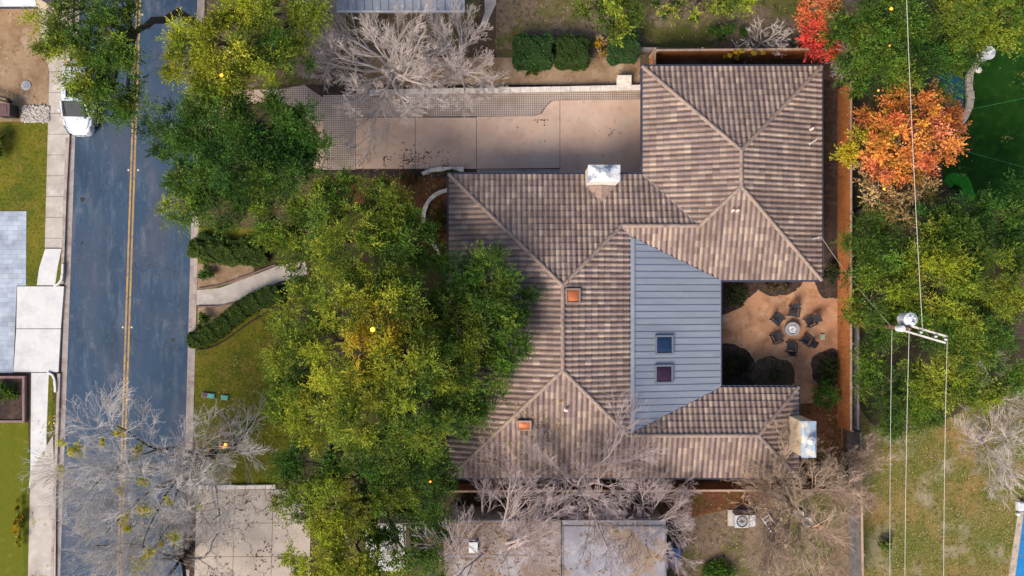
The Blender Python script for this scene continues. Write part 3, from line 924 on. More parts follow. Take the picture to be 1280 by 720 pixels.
for a in ((-3.15, 3, 1.6, 1.4, 'w'), (-3.15, -3, 2.2, 1.4, 'w'), (-3.15, -8, 1.6, 1.4, 'w'), (1, 6.11, 1.8, 1.4, 'n'), (3.4, 6.11, 1.2, 1.4, 'n'),
          (2, -10.55, 1.6, 1.3, 's'), (8, -10.55, 1.6, 1.3, 's'), (13, -10.55, 1.2, 1.3, 's'), (11.64, -1.2, 2.4, 1.7, 'e'), (11.64, -4, 2.0, 1.7, 'e'),
          (15, 1.02, 1.8, 1.5, 's'), (17.57, 8, 1.4, 1.2, 'e')):
    window(*a)


# chimneys
def chimney(cx, cy, w, d, z0, z1, wall, cap, tall_flue):
    mb = MB(); mb.box((cx, cy, (z0 + z1) / 2), (w, d, z1 - z0))
    c = mb.build('chimney', MAT[wall], house)
    mb = MB(); mb.box((cx, cy, z1 + .04), (w + .08, d + .08, .08))
    # low pyramid with folded edges
    a, b = w / 2 + .02, d / 2 + .02
    v = [(cx - a, cy - b, z1 + .081), (cx + a, cy - b, z1 + .081), (cx + a, cy + b, z1 + .081), (cx - a, cy + b, z1 + .081)]
    k = .28
    v += [(cx - k, cy - k * .8, z1 + .2), (cx + k, cy - k * .8, z1 + .2), (cx + k, cy + k * .8, z1 + .2), (cx - k, cy + k * .8, z1 + .2)]
    mb.add(v, [(0, 1, 5, 4), (1, 2, 6, 5), (2, 3, 7, 6), (3, 0, 4, 7), (4, 5, 6, 7)])
    mb.build('chimney_cap', MAT[cap], c)
    mb = MB(); mb.lathe((cx, cy, z1 + .19), [(.15, 0), (.15, tall_flue), (.24, tall_flue + .02), (.24, tall_flue + .10), (.05, tall_flue + .17), (0.0, tall_flue + .175)])
    mb.build('flue', MAT['flue'], c, smooth=False)
    return c


chimney(5.15, 6.40, 1.72, .88, 0.0, 5.0, 'whitestone', 'capmetal', .18)
chimney(16.50, -8.42, .74, 1.95, 0.0, 5.25, 'cream', 'capblue', .2)
# crickets: small tiled saddles shedding rain round the chimneys
mb = MB()
zb = ZE + SL * (6.66 - 5.95)
mb.add([(4.25, 5.93, zb + .06), (6.05, 5.93, zb + .06), (5.15, 5.93, zb + .42), (5.15, 4.95, ZE + SL * 1.71 + .06)], [(0, 2, 3), (2, 1, 3), (0, 1, 2)])
mb.build('cricket', MAT['ridge'], house)
mb = MB()
mb.add([(16.08, -8.95, ZE + .30), (16.08, -7.89, ZE + .30), (16.08, -8.42, ZE + .50), (15.45, -8.42, ZE + SL * 1.33 + .06)], [(0, 2, 3), (2, 1, 3), (0, 1, 2)])
mb.build('cricket', MAT['ridge'], house)


def skylight(cx, cy, w, d, zfun, gmat, rise=.1, fmat='skyframe'):
    def quad(hw, hd, up): return [(cx - hw, cy - hd, zfun(cx - hw, cy - hd) + up), (cx + hw, cy - hd, zfun(cx + hw, cy - hd) + up),
                                  (cx + hw, cy + hd, zfun(cx + hw, cy + hd) + up), (cx - hw, cy + hd, zfun(cx - hw, cy + hd) + up)]
    mb = MB()
    o0, o1 = quad(w / 2, d / 2, 0), quad(w / 2, d / 2, .16)
    i1, i0 = quad(w / 2 - .1, d / 2 - .1, .16), quad(w / 2 - .1, d / 2 - .1, .08)
    vs = o0 + o1 + i1 + i0
    fs = []
    for k in range(4):
        j = (k + 1) % 4
        fs += [(k, j, 4 + j, 4 + k), (4 + k, 4 + j, 8 + j, 8 + k), (8 + k, 8 + j, 12 + j, 12 + k)]
    mb.add(vs, fs)
    f = mb.build('skylight', MAT[fmat], house)
    mb = MB()
    n = 6; vs = []
    for j in range(n + 1):
        for i in range(n + 1):
            a = cx - (w / 2 - .11) + (w - .22) * i / n; b = cy - (d / 2 - .11) + (d - .22) * j / n
            bul = math.sin(math.pi * i / n) ** .6 * math.sin(math.pi * j / n) ** .6 if 0 < i < n and 0 < j < n else 0
            vs.append((a, b, zfun(a, b) + .10 + rise * bul))
    mb.add(vs, [(j * (n + 1) + i, j * (n + 1) + i + 1, (j + 1) * (n + 1) + i + 1, (j + 1) * (n + 1) + i) for j in range(n) for i in range(n)])
    mb.build('glass', MAT[gmat], f, smooth=True)


skylight(8.78, -3.28, 1.08, 1.12, lambda x, y: mz(x), 'skyblue')
skylight(8.76, -4.96, 1.08, 1.08, lambda x, y: mz(x), 'skypurple')
skylight(3.40, -.45, .86, .86, lambda x, y: ZE + SL * (9.34 - x) + .07, 'skyorange', .08, 'ridge')
skylight(.68, -7.82, .84, .62, lambda x, y: ZE + SL * (y + 11.1) + .13, 'skyorange', .08, 'ridge')
for px, py, z in ((714, 399, 5.0), (739, 454, 4.6), (708, 513, 4.9), (922, 263, 4.6), (916, 263, 4.55), (1015, 161, 3.6)):
    p = P(px, py, z)
    mb = MB(); mb.lathe((p.x, p.y, z - .3), [(.13, .0), (.075, .06), (.075, .42), (.0, .43)], 12)
    mb.build('vent_pipe', MAT['pink'], house)
p0, p1 = P(1012, 180, 3.9), P(1021, 174, 3.75)
mb = MB(); mb.tube([p0, p1], .05); mb.build('vent_pipe', MAT['pink'], house)
pm_ = P(1023, 297, 4.2)
mb = MB(); mb.tube([(pm_.x, pm_.y, 2.9), (pm_.x, pm_.y, 4.2)], .035); mb.tube([(pm_.x, pm_.y, 4.2), (pm_.x + .2, pm_.y + .05, 4.1)], .06)
mb.build('service_mast', MAT['ltmetal'], house)

# ------------------------------------------------------------------ fences and walls
def fence(name, label, a, b, h, mat, topmat, lean=1, plank=.14, post_side=1, z0=0.0):
    """board fence between ground points; planks modelled one by one in a single board panel"""
    a, b = Vector(a), Vector(b)
    d = b - a; L = d.length; ang = math.atan2(d.y, d.x); d.normalize()
    nrm = Vector((-d.y, d.x, 0)) * post_side
    root = thing(name, (a.x, a.y, 0), label, 'fence')
    mb = MB(); n = max(1, int(L / plank))
    rr = random.Random(int(L * 100))
    for i in range(n):
        c = a + d * (L * (i + .5) / n)
        hh = h + rr.uniform(-.015, .015)
        o = nrm * rr.uniform(-.006, .006)
        mb.box((c.x + o.x, c.y + o.y, z0 + hh / 2), (L / n - .008, .022, hh), ang)
    mb.build('board_panel', MAT[mat], root)
    mb = MB()
    c = (a + b) / 2
    mb.box((c.x, c.y, z0 + h + .045), (L, .12, .05), ang)
    mb.build('cap_rail', MAT[topmat], root)
    mb = MB()
    for zz in (.4, h - .3):
        q = c + nrm * .045
        mb.box((q.x, q.y, z0 + zz), (L, .05, .09), ang)
    mb.build('back_rail', MAT[topmat], root)
    k = max(2, int(L / 2.4) + 1)
    for i in range(k):
        q = a + d * (L * i / (k - 1)) + nrm * .12
        mb = MB(); mb.box((q.x, q.y, z0 + h / 2), (.1, .1, h), ang)
        mb.build('post', MAT[topmat], root)
    return root


fence('board_fence', 'long orange cedar board fence along the east side of the tiled house and courtyard', P(1047, 112), P(1047, 532), 1.85, 'fence', 'fencetop', post_side=1)
fence('board_fence', 'orange cedar board fence along the north side of the garage roof, under yellow vine', P(812, 74.5), P(1040, 73), 1.85, 'fence', 'fencetop', post_side=1)
fence('board_fence', 'short cedar fence return at the northwest garage corner, running toward the garage wall', P(811.5, 76), P(811.5, 100), 1.85, 'fence', 'fencetop', post_side=1)
fence('board_fence', 'dark rust-brown board fence along the south side of the tiled house, under bare branches', P(562, 604.5), P(1046, 603), 1.8, 'rustfence', 'fencetop', post_side=-1)
fence('board_fence', 'narrow weathered grey fence just east of the orange fence, beside the utility pole', P(1056, 400), P(1056, 530), 1.8, 'greyfence', 'greyfence', post_side=1)
fence('board_fence', 'weathered brown fence running south from the orange fence end, among bare twigs', P(1059, 534), P(1062, 730), 1.8, 'greyfence', 'fencetop', post_side=1)
fence('board_fence', 'short thin grey fence just outside the orange fence north of the garage', P(797, 65), P(870, 66), .7, 'greyfence', 'greyfence', post_side=1)

# driveway retaining wall: row of white blocks
root = thing('retaining_wall', P(463, 118), 'long low white stone wall along the north edge of the tan driveway', 'wall')
mb = MB(); a, b = P(463, 117.5), P(800, 111.5); d = b - a; L = d.length; ang = math.atan2(d.y, d.x)
n = 27
rr = random.Random(3)
for i in range(n):
    c = a + d * ((i + .5) / n)
    mb.box((c.x, c.y + rr.uniform(-.01, .01), .17), (L / n - .012, .26, .34), ang)
mb.build('wall_body', MAT['stone'], root)
mb = MB()
for i in range(n):
    c = a + d * ((i + .5) / n)
    mb.box((c.x, c.y + rr.uniform(-.012, .012), .375), (L / n - .014, .32, .07), ang)
mb.build('coping', MAT['whitestone'], root)
root = thing('garden_step', P(779, 105), 'pair of white stone step blocks on the retaining wall near the garage corner', 'step')
mb = MB(); q = P(779, 107); mb.box((q.x, q.y + .1, .22), (.9, .5, .44)); mb.build('lower_block', MAT['whitestone'], root)
mb = MB(); q = P(779, 101); mb.box((q.x, q.y + .05, .30), (.85, .28, .6)); mb.build('upper_block', MAT['whitestone'], root)


def stone_edging(label, pts, w=.3, h=.3, mat='whitestone', blk=.42, name='stone_edging'):
    q = [P(a, b) for a, b in pts]
    # resample through Chaikin
    for _ in range(3):
        r = [q[0]]
        for i in range(len(q) - 1):
            r += [q[i] * .75 + q[i + 1] * .25, q[i] * .25 + q[i + 1] * .75]
        q = r + [q[-1]]
    mb = MB(); acc = 0.0; rr = random.Random(len(pts))
    last = q[0]
    seg = []
    dist = [0]
    for i in range(1, len(q)): dist.append(dist[-1] + (q[i] - q[i - 1]).length)
    def at(s):
        for i in range(1, len(q)):
            if dist[i] >= s:
                t = (s - dist[i - 1]) / max(1e-6, dist[i] - dist[i - 1]); return q[i - 1].lerp(q[i], t)
        return q[-1]
    n = max(2, int(dist[-1] / blk))
    for i in range(n):
        a, b = at(dist[-1] * i / n), at(dist[-1] * (i + 1) / n)
        c = (a + b) / 2; dd = b - a
        hh = h * rr.uniform(.85, 1.1)
        mb.box((c.x, c.y, hh / 2), (dd.length * .97, w * rr.uniform(.85, 1.1), hh), math.atan2(dd.y, dd.x) + rr.uniform(-.04, .04))
    return tag(mb.build(name, MAT[mat], loc=q[0]) if False else mb.build(name, MAT[mat]), label, 'garden edging')


stone_edging('curved white stone edging of the brown bed beside the west eave of the tiled house', [(560, 238), (545, 242), (532, 256), (529, 275), (533, 292), (542, 305), (550, 318)], .24, .3)
stone_edging('short curved white stone edging between the driveway and the north eave of the house', [(528, 218), (540, 212.5), (560, 211.5), (580, 212.5)], .24, .3)
stone_edging('winding tan stone border between blue pond and dark green turf', [(1232, 58), (1226, 72), (1214, 84), (1209, 98), (1211, 115), (1212, 130), (1206, 145), (1196, 158), (1184, 168)], .42, .2, 'stone', .5)
stone_edging('thin stone edging across the top of the cracked grey driveway', [(246, 608.5), (290, 608.5), (345, 608)], .25, .16, 'whitestone', .6)
stone_edging('dark stone lawn edging curving along the outside of the lower clipped hedge', [(247, 437), (262, 436), (285, 424), (310, 404), (335, 391), (360, 383)], .07, .12, 'redmulch' if False else 'mulch', .3)
stone_edging('thin brown stone edging along the upper side of the front path', [(248, 361), (275, 357.5), (305, 346), (345, 331)], .08, .12, 'parapet', .3)
stone_edging('thin brown stone edging along the lower side of the front path', [(248, 383), (281, 383), (316, 371.5), (350, 355)], .08, .12, 'parapet', .3)

# ------------------------------------------------------------------ vegetation
LEAFGAIN = 1.2
G_YEL = [(0.215, 0.245, 0.016), (0.17, 0.205, 0.016), (0.12, 0.165, 0.015), (0.26, 0.265, 0.024)]
G_OAK = [(0.165, 0.21, 0.018), (0.12, 0.165, 0.017), (0.075, 0.13, 0.015), (0.048, 0.098, 0.013), (0.205, 0.235, 0.024)]
G_MID = [(0.075, 0.14, 0.016), (0.052, 0.11, 0.014), (0.115, 0.165, 0.018), (0.038, 0.085, 0.012)]
G_DARK = [(0.034, 0.09, 0.013), (0.024, 0.066, 0.011), (0.046, 0.105, 0.014), (0.075, 0.125, 0.016)]
G_BLUE = [(0.035, 0.085, 0.024), (0.045, 0.10, 0.03), (0.028, 0.068, 0.018)]
G_RED = [(0.52, 0.06, 0.04), (0.44, 0.045, 0.035), (0.50, 0.11, 0.05), (0.36, 0.06, 0.04)]
G_ORANGE = [(0.48, 0.17, 0.045), (0.54, 0.22, 0.05), (0.46, 0.13, 0.05), (0.42, 0.21, 0.035), (0.52, 0.19, 0.09)]
G_LIME = [(0.30, 0.27, 0.02), (0.38, 0.30, 0.022), (0.24, 0.24, 0.02)]
G_MIST = [(0.50, 0.46, 0.03), (0.42, 0.42, 0.03), (0.52, 0.42, 0.03)]
G_TAN = [(0.33, 0.22, 0.10), (0.27, 0.17, 0.08), (0.37, 0.27, 0.13), (0.19, 0.16, 0.04)]
G_VINE = [(0.42, 0.25, 0.01), (0.33, 0.21, 0.015), (0.22, 0.19, 0.02)]


def unit(v):
    return v / np.maximum(1e-9, np.linalg.norm(v, axis=-1, keepdims=True))


def leaf_quads(c, d, ln, wd, g):
    """rhombic leaves: centres c, axis d, length, width"""
    nrm = unit(np.array([0, 0, 1.0]) * 0.9 + g.normal(0, .55, c.shape))
    side = unit(np.cross(d, nrm))
    a = c - d * (ln / 2)[:, None]; b = c + d * (ln / 2)[:, None]
    m = c + d * (ln * -.05)[:, None]
    return np.stack([a, m + side * (wd / 2)[:, None], b, m - side * (wd / 2)[:, None]], 1).reshape(-1, 3)


def clump_leaves(centres, rads, cols, g, sprigs=22, per=12, leaf=.15, flat=.75, up=.35, jitter=.12, aspect=.5, rag=.35):
    """starburst clumps of leafy sprigs"""
    n = len(centres)
    C = np.repeat(centres, sprigs, 0); Rd = np.repeat(rads, sprigs)
    CC = np.repeat(cols, sprigs, 0) * g.uniform(.72, 1.28, (n * sprigs, 1))
    d = unit(g.normal(0, 1, C.shape)); d[:, 2] = np.abs(d[:, 2]) * flat + up * g.uniform(-.9, 1, len(d)); d = unit(d)
    Ls = Rd * g.uniform(.75, 1 + rag, len(d))
    t = np.tile(np.linspace(.25, 1, per), len(d))
    D = np.repeat(d, per, 0); LL = np.repeat(Ls, per)
    lat = unit(g.normal(0, 1, D.shape)); lat -= D * (lat * D).sum(1, keepdims=True)
    pos = np.repeat(C, per, 0) + D * (LL * t)[:, None] + lat * (LL * (1.12 - t) * .42 * g.uniform(.2, 1, len(t)))[:, None]
    pos[:, 2] -= .18 * LL * t * t
    ax = unit(D * .9 + lat * .8 + g.normal(0, .35, D.shape))
    sz = leaf * g.uniform(.65, 1.35, len(t)) * (1.1 - .3 * t)
    q = leaf_quads(pos, ax, sz, sz * aspect, g)
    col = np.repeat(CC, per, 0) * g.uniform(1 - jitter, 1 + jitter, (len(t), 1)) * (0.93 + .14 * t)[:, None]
    return q, np.clip(col, .004, .9)


def lobe_clumps(lobes, g, rc, dens=1.0, pal=None, lowcut=-.35):
    cs, rs, cl = [], [], []
    for lb in lobes:
        px, py, z, r = lb[:4]
        pl = np.array(lb[4]) if len(lb) > 4 else np.array(pal)
        c = np.array(P(px, py, z)); rm = M(r, z)
        n = max(4, int(dens * 2.6 * rm * rm / (rc * rc)))
        u = unit(g.normal(0, 1, (n * 2, 3))); u = u[u[:, 2] > lowcut][:n]
        f = g.uniform(.45, 1.0, len(u)) ** .5
        # lumpy radius
        k = unit(g.normal(0, 1, (7, 3)))
        lump = 1 + .16 * np.sin((u @ k.T) * 4 + np.arange(7)).sum(1) / 2.2
        p = c + u * np.array([rm, rm, rm * .62]) * (f * lump)[:, None] * (1 - .45 * rc / max(rm, rc))
        cs.append(p); rs.append(rc * g.uniform(.6, 1.25, len(u)))
        # neighbouring clumps share a hue
        base = pl[g.integers(0, len(pl), len(u))]
        cl.append(base * LEAFGAIN * g.uniform(.55, 1.4, (len(u), 1)))
    return np.concatenate(cs), np.concatenate(rs), np.concatenate(cl)


def limb_pts(a, b, g, n=5, sag=.12):
    a, b = np.array(a), np.array(b)
    L = np.linalg.norm(b - a); pts = []
    bow = g.normal(0, .08 * L, 3); bow[2] = abs(bow[2]) * .5 + sag * L
    for i in range(n + 1):
        t = i / n
        pts.append(a + (b - a) * t + bow * math.sin(math.pi * t) * (1 if 0 < i < n else 0) + (g.normal(0, .025 * L, 3) if 0 < i < n else 0))
    return pts


def leaf_tree(name, label, cat, lobes, base, pal, seed, rc=.95, dens=1.0, sprigs=22, per=12, leaf=.16, trunk_r=.28, group=None, bark='bark', fork=None, forkat=None, aspect=.5, flat=.75, up=.35, rag=.35):
    g = np.random.default_rng(seed)
    b = P(*base)
    root = thing(name, (b.x, b.y, 0), label, cat, group)
    zs_ = [l[2] for l in lobes]
    cen = np.mean([np.array(P(l[0], l[1], l[2])) for l in lobes], 0)
    fk = np.array([b.x + (cen[0] - b.x) * .25, b.y + (cen[1] - b.y) * .25, min(zs_) * .45 if fork is None else fork])
    if forkat is not None: fk = np.array(P(*forkat))
    mb = MB()
    if forkat is not None:
        up_ = np.array([b.x - .15, b.y, fk[2] * .72])
        way = limb_pts(up_, fk, np.random.default_rng(8), 6, .10)
        mb.tube([(b.x, b.y, -.05), (b.x, b.y, .3), (b.x + .05, b.y, fk[2] * .4)] + way, [trunk_r * 1.5, trunk_r * 1.1, trunk_r] + [trunk_r * (.85 - .07 * i) for i in range(7)], 9)
    else:
        mb.tube([(b.x, b.y, -.05), (b.x, b.y, .25), tuple((np.array([b.x, b.y, 0]) + fk) / 2), tuple(fk)], [trunk_r * 1.5, trunk_r * 1.08, trunk_r * .9, trunk_r * .85], 9)
    tr = mb.build('trunk', MAT[bark], root, smooth=True)
    cs, rs, cl = lobe_clumps(lobes, g, rc, dens, pal)
    mb = MB()
    for l in lobes:
        c = np.array(P(l[0], l[1], l[2] + .1)); rm = M(l[3], l[2])
        pts = limb_pts(fk, c, g, 5)
        r0 = trunk_r * .55
        mb.tube(pts, [r0 * (1 - .75 * i / 5) for i in range(6)], 6)
        near = np.argsort(((cs - c) ** 2).sum(1))[:int(6 + rm * 3)]
        for i in near:
            mb.tube(limb_pts(pts[-2], cs[i], g, 3, .05), [.07, .05, .035, .015], 4)
    mb.build('limbs', MAT[bark], tr, smooth=True)
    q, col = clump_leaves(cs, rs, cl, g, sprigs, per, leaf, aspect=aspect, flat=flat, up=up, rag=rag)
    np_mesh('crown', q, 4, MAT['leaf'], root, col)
    return root


OAKKW = dict(rc=.85, sprigs=28, per=18, leaf=.118, up=.3, dens=1.3)
leaf_tree('oak_tree', 'leafy green tree over the road, its crown hiding most of the white parked car', 'tree',
          [(65, 50, 6.5, 32, G_YEL), (100, 45, 6.8, 40, G_OAK), (135, 45, 7, 42, G_MID), (150, 85, 7, 36, G_MID), (115, 95, 6.6, 42, G_OAK), (140, 120, 6.2, 38, G_MID), (100, 10, 6.5, 32, G_MID), (150, 10, 7, 28, G_MID), (160, 140, 5.8, 22, G_DARK)],
          (258, 42), G_MID, 21, group='leafy street trees', forkat=(168, 44, 5.2), **OAKKW)
leaf_tree('oak_tree', 'bright yellow-green tree at the top beside the road, with a small lamp in its crown', 'tree',
          [(240, 85, 7, 42, G_YEL), (280, 60, 7.4, 45, G_YEL), (270, 100, 7, 38, G_YEL), (325, 95, 7, 36, G_YEL), (345, 60, 7, 30, G_MID), (350, 20, 7, 42, G_YEL), (310, 15, 7, 30, G_YEL), (385, 20, 6.6, 28, G_YEL), (375, 70, 6, 26, G_OAK), (240, 55, 6.8, 30, G_YEL)],
          (300, 78), G_YEL, 22, group='leafy street trees', **OAKKW)
leaf_tree('oak_tree', 'dark green dense tree between the road and the west end of the driveway', 'tree',
          [(215, 165, 6, 42, G_DARK), (270, 150, 6.6, 46, G_DARK), (330, 150, 6.8, 48, G_DARK), (375, 165, 6.2, 40, G_DARK), (390, 200, 5.6, 28, G_DARK), (240, 210, 6.4, 44, G_MID), (300, 205, 7.2, 52, G_DARK), (350, 210, 6.4, 42, G_DARK), (230, 250, 5.8, 36, G_OAK), (275, 255, 6, 42, G_MID), (320, 250, 5.8, 34, G_MID), (260, 130, 6, 34, G_OAK), (300, 178, 6.6, 46, G_DARK), (352, 188, 6.2, 42, G_DARK), (252, 182, 6.2, 42, G_DARK), (335, 225, 5.8, 38, G_DARK)],
          (318, 205), G_DARK, 23, group='leafy street trees', **OAKKW)
leaf_tree('live_oak', 'feathery yellow-green live oak nearest the front path and red mulch bed', 'tree',
          [(352, 285, 5.6, 38, G_OAK), (400, 255, 6, 44, G_OAK), (440, 245, 6.2, 36, G_MID), (480, 265, 6.2, 44, G_OAK), (430, 300, 7, 52, G_OAK), (510, 290, 6, 36, G_MID), (490, 325, 6.4, 40, G_MID), (380, 325, 6, 38, G_OAK), (535, 320, 5.6, 28, G_MID)],
          (450, 305), G_OAK, 24, group='live oaks in front of the house', **OAKKW)
leaf_tree('live_oak', 'largest live oak in front of the house, yellow-green crown holding the brightest amber lamp', 'tree',
          [(385, 395, 6, 48, G_OAK), (440, 375, 7, 52, G_OAK), (500, 385, 7.4, 52, G_OAK), (380, 455, 6.4, 52, G_OAK), (440, 450, 7.8, 56, G_YEL), (510, 445, 8, 56, G_OAK), (560, 460, 7, 46, G_OAK), (400, 515, 6.8, 50, G_YEL), (460, 515, 7.6, 54, G_OAK), (525, 510, 7.4, 50, G_OAK), (575, 520, 6.2, 40, G_MID), (365, 500, 5.8, 40, G_MID), (480, 560, 6.6, 44, G_MID), (540, 555, 6, 36, G_OAK)],
          (500, 430), G_OAK, 25, trunk_r=.42, group='live oaks in front of the house', **OAKKW)
leaf_tree('live_oak', 'darker green live oak overhanging the west slope of the tiled roof', 'tree',
          [(575, 345, 5.4, 38, G_DARK), (615, 355, 5.8, 40, G_MID), (640, 380, 5.6, 32, G_DARK), (600, 400, 6.2, 46, G_MID), (560, 390, 6, 40, G_MID), (638, 420, 5.8, 40, G_MID), (655, 375, 5.4, 22, G_DARK), (600, 465, 6, 42, G_MID), (570, 430, 6.4, 40, G_OAK), (605, 510, 5.4, 30, G_MID)],
          (545, 400), G_MID, 26, group='live oaks in front of the house', **OAKKW)
leaf_tree('live_oak', 'live oak at the bottom between cracked driveway and leafy flat roof', 'tree',
          [(395, 580, 5.6, 46, G_DARK), (450, 590, 6, 46, G_MID), (510, 590, 6, 42, G_MID), (545, 600, 5.6, 28, G_DARK), (375, 625, 5.8, 36, G_OAK), (420, 640, 6.8, 46, G_YEL), (490, 630, 6.2, 34, G_OAK), (400, 690, 6.8, 50, G_YEL), (450, 705, 7, 40, G_YEL), (520, 705, 6.4, 38, G_OAK), (540, 655, 5.6, 30, G_MID), (360, 590, 5.2, 26, G_DARK), (470, 735, 6, 40, G_OAK), (487, 668, 5.2, 17, G_MID), (462, 668, 5.6, 18, G_OAK)],
          (470, 610), G_OAK, 27, group='live oaks in front of the house', **OAKKW)

# east side
leaf_tree('juniper_tree', 'mid-green tree at the northeast garage corner, beside the red-leaved tree', 'tree',
          [(1058, 55, 5.5, 32), (1095, 40, 6, 42), (1065, 95, 5, 34), (1105, 85, 6, 40), (1145, 70, 6, 42, G_DARK), (1175, 85, 5.4, 34, G_DARK), (1090, 10, 6, 36), (1130, 20, 6, 36)],
          (1050, 90), G_MID, 31, group='green trees beyond the east fence', **OAKKW)
leaf_tree('juniper_tree', 'light yellow-green tree in the top right corner above the turf', 'tree',
          [(1160, 20, 6, 36), (1205, 25, 6.5, 44), (1250, 15, 6, 42), (1200, 60, 5.6, 34, G_MID), (1240, 45, 5.6, 34), (1290, 25, 6, 40), (1220, -20, 6, 40)],
          (1150, 60), G_OAK, 32, group='green trees beyond the east fence', **OAKKW)
leaf_tree('red_tree', 'scarlet-leaved tree at the top beside the orange fence corner', 'tree',
          [(1000, 12, 4.6, 20, G_ORANGE), (1020, 40, 4.8, 26), (1012, 58, 4.4, 20), (1038, 58, 4.4, 22), (1045, 22, 5, 24, G_TAN), (1030, 10, 5, 22, G_ORANGE)],
          (985, 60), G_RED, 33, rc=.6, sprigs=18, per=12, leaf=.125, trunk_r=.12, aspect=.65)
leaf_tree('maple_tree', 'round orange autumn tree beside the pond and turf', 'tree',
          [(1080, 185, 4.6, 32, G_LIME + G_ORANGE[:2]), (1105, 150, 5.2, 38, G_LIME + G_ORANGE[:3]), (1100, 200, 5, 36, G_ORANGE), (1140, 135, 5.4, 40), (1150, 175, 5.6, 42), (1140, 205, 5, 30), (1180, 140, 4.8, 26), (1180, 165, 4.8, 28), (1120, 175, 6, 40), (1060, 190, 4.2, 18, G_LIME)],
          (1065, 185), G_ORANGE, 34, rc=.62, sprigs=20, per=14, leaf=.13, trunk_r=.16, aspect=.62)
leaf_tree('dry_tree', 'tan half-bare tree below the orange tree, dry brown leaves', 'tree',
          [(1095, 250, 4.6, 32), (1130, 235, 4.8, 34), (1115, 275, 4.8, 34), (1155, 235, 4.4, 24), (1080, 225, 4.2, 20)],
          (1070, 265), G_TAN, 35, rc=.6, dens=.8, sprigs=13, per=8, leaf=.15, trunk_r=.14)
leaf_tree('cedar_tree', 'green cedar against the east fence, just north of the utility pole', 'tree',
          [(1085, 295, 5, 30), (1110, 315, 5.6, 36), (1080, 335, 5, 30), (1100, 375, 5.4, 38, G_OAK), (1130, 395, 5, 34), (1075, 385, 4.6, 24, G_OAK), (1140, 345, 5.4, 30)],
          (1068, 340), G_MID, 36, group='green trees beyond the east fence', **OAKKW)
leaf_tree('cedar_tree', 'broad yellow-green cedar in the middle of the eastern grove, right of the upper power line', 'tree',
          [(1160, 310, 6, 42, G_OAK), (1195, 315, 6.6, 46, G_OAK), (1230, 340, 6.4, 46, G_OAK), (1175, 355, 7, 46, G_YEL), (1210, 385, 6.6, 46, G_OAK), (1250, 380, 6, 34, G_YEL), (1185, 410, 6.2, 40, G_MID), (1230, 420, 5.8, 34, G_MID), (1205, 445, 5.8, 34, G_OAK)],
          (1130, 365), G_OAK, 37, group='green trees beyond the east fence', **OAKKW)
leaf_tree('cedar_tree', 'dark green cedar at the right edge bordering the turf', 'tree',
          [(1165, 282, 5.4, 32), (1205, 276, 6, 36), (1245, 268, 6, 38), (1265, 290, 5.6, 34), (1260, 320, 5.4, 30, G_MID), (1180, 290, 6, 36)],
          (1150, 290), G_DARK, 38, group='green trees beyond the east fence', **OAKKW)
leaf_tree('cedar_tree', 'green cedar south of the utility pole, crossed by three power lines', 'tree',
          [(1095, 440, 4.6, 34, G_MID), (1085, 475, 4.2, 24), (1125, 490, 4.6, 36), (1110, 525, 4, 26), (1160, 480, 5, 40, G_OAK), (1195, 485, 5, 36, G_OAK), (1150, 525, 4, 28), (1225, 490, 4.6, 28, G_OAK), (1255, 470, 4.6, 28, G_MID)],
          (1110, 470), G_MID, 39, group='green trees beyond the east fence', **OAKKW)
leaf_tree('willow_shrub', 'yellow-green loose shrub above the clipped shrubs at the top', 'shrub',
          [(740, 15, 2.4, 26), (770, 10, 2.6, 28), (765, 35, 2.2, 24), (795, 20, 2.2, 22)], (765, 28), G_OAK, 40, rc=.6, dens=.8, sprigs=16, per=10, leaf=.16, trunk_r=.08)
leaf_tree('willow_shrub', 'sparse yellow-green shrub at the top edge above the fence vine', 'shrub',
          [(835, 8, 2.4, 24), (870, 4, 2.6, 26), (905, 8, 2.4, 24), (930, 0, 2.2, 20)], (880, 12), G_OAK, 41, rc=.6, dens=.7, sprigs=14, per=10, leaf=.16, trunk_r=.08)


def shrub(name, label, px, py, r, h, pal, seed, ry=None, cat='shrub', group=None, leaf=.12, sprigs=16):
    g = np.random.default_rng(seed)
    b = P(px, py); ry = r if ry is None else ry
    root = thing(name, (b.x, b.y, 0), label, cat, group)
    mb = MB()
    rx, ryy = M(r), M(ry)
    n = max(6, int(14 * max(.3, rx * ryy / .5)))
    u = unit(g.normal(0, 1, (n, 3))); u[:, 2] = np.abs(u[:, 2])
    f = g.uniform(.5, 1, n) ** .5
    cs = np.array([b.x, b.y, h * .30]) + u * np.array([rx * .82, ryy * .82, h * .55]) * f[:, None]
    for c in cs[:14]:
        mb.tube([(b.x, b.y, 0), ((b.x + c[0]) / 2, (b.y + c[1]) / 2, c[2] * .6), tuple(c)], [.03, .02, .01], 4)
    mb.build('stems', MAT['bark'], root)
    pl = np.array(pal)
    cl = pl[g.integers(0, len(pl), n)] * g.uniform(.8, 1.2, (n, 1))
    rc = max(.14, min(.42, .55 * min(rx, ryy)))
    q, col = clump_leaves(cs, np.full(n, rc), cl, g, sprigs, 9, leaf, rag=.25)
    np_mesh('foliage', q, 4, MAT['leaf'], root, col)
    return root


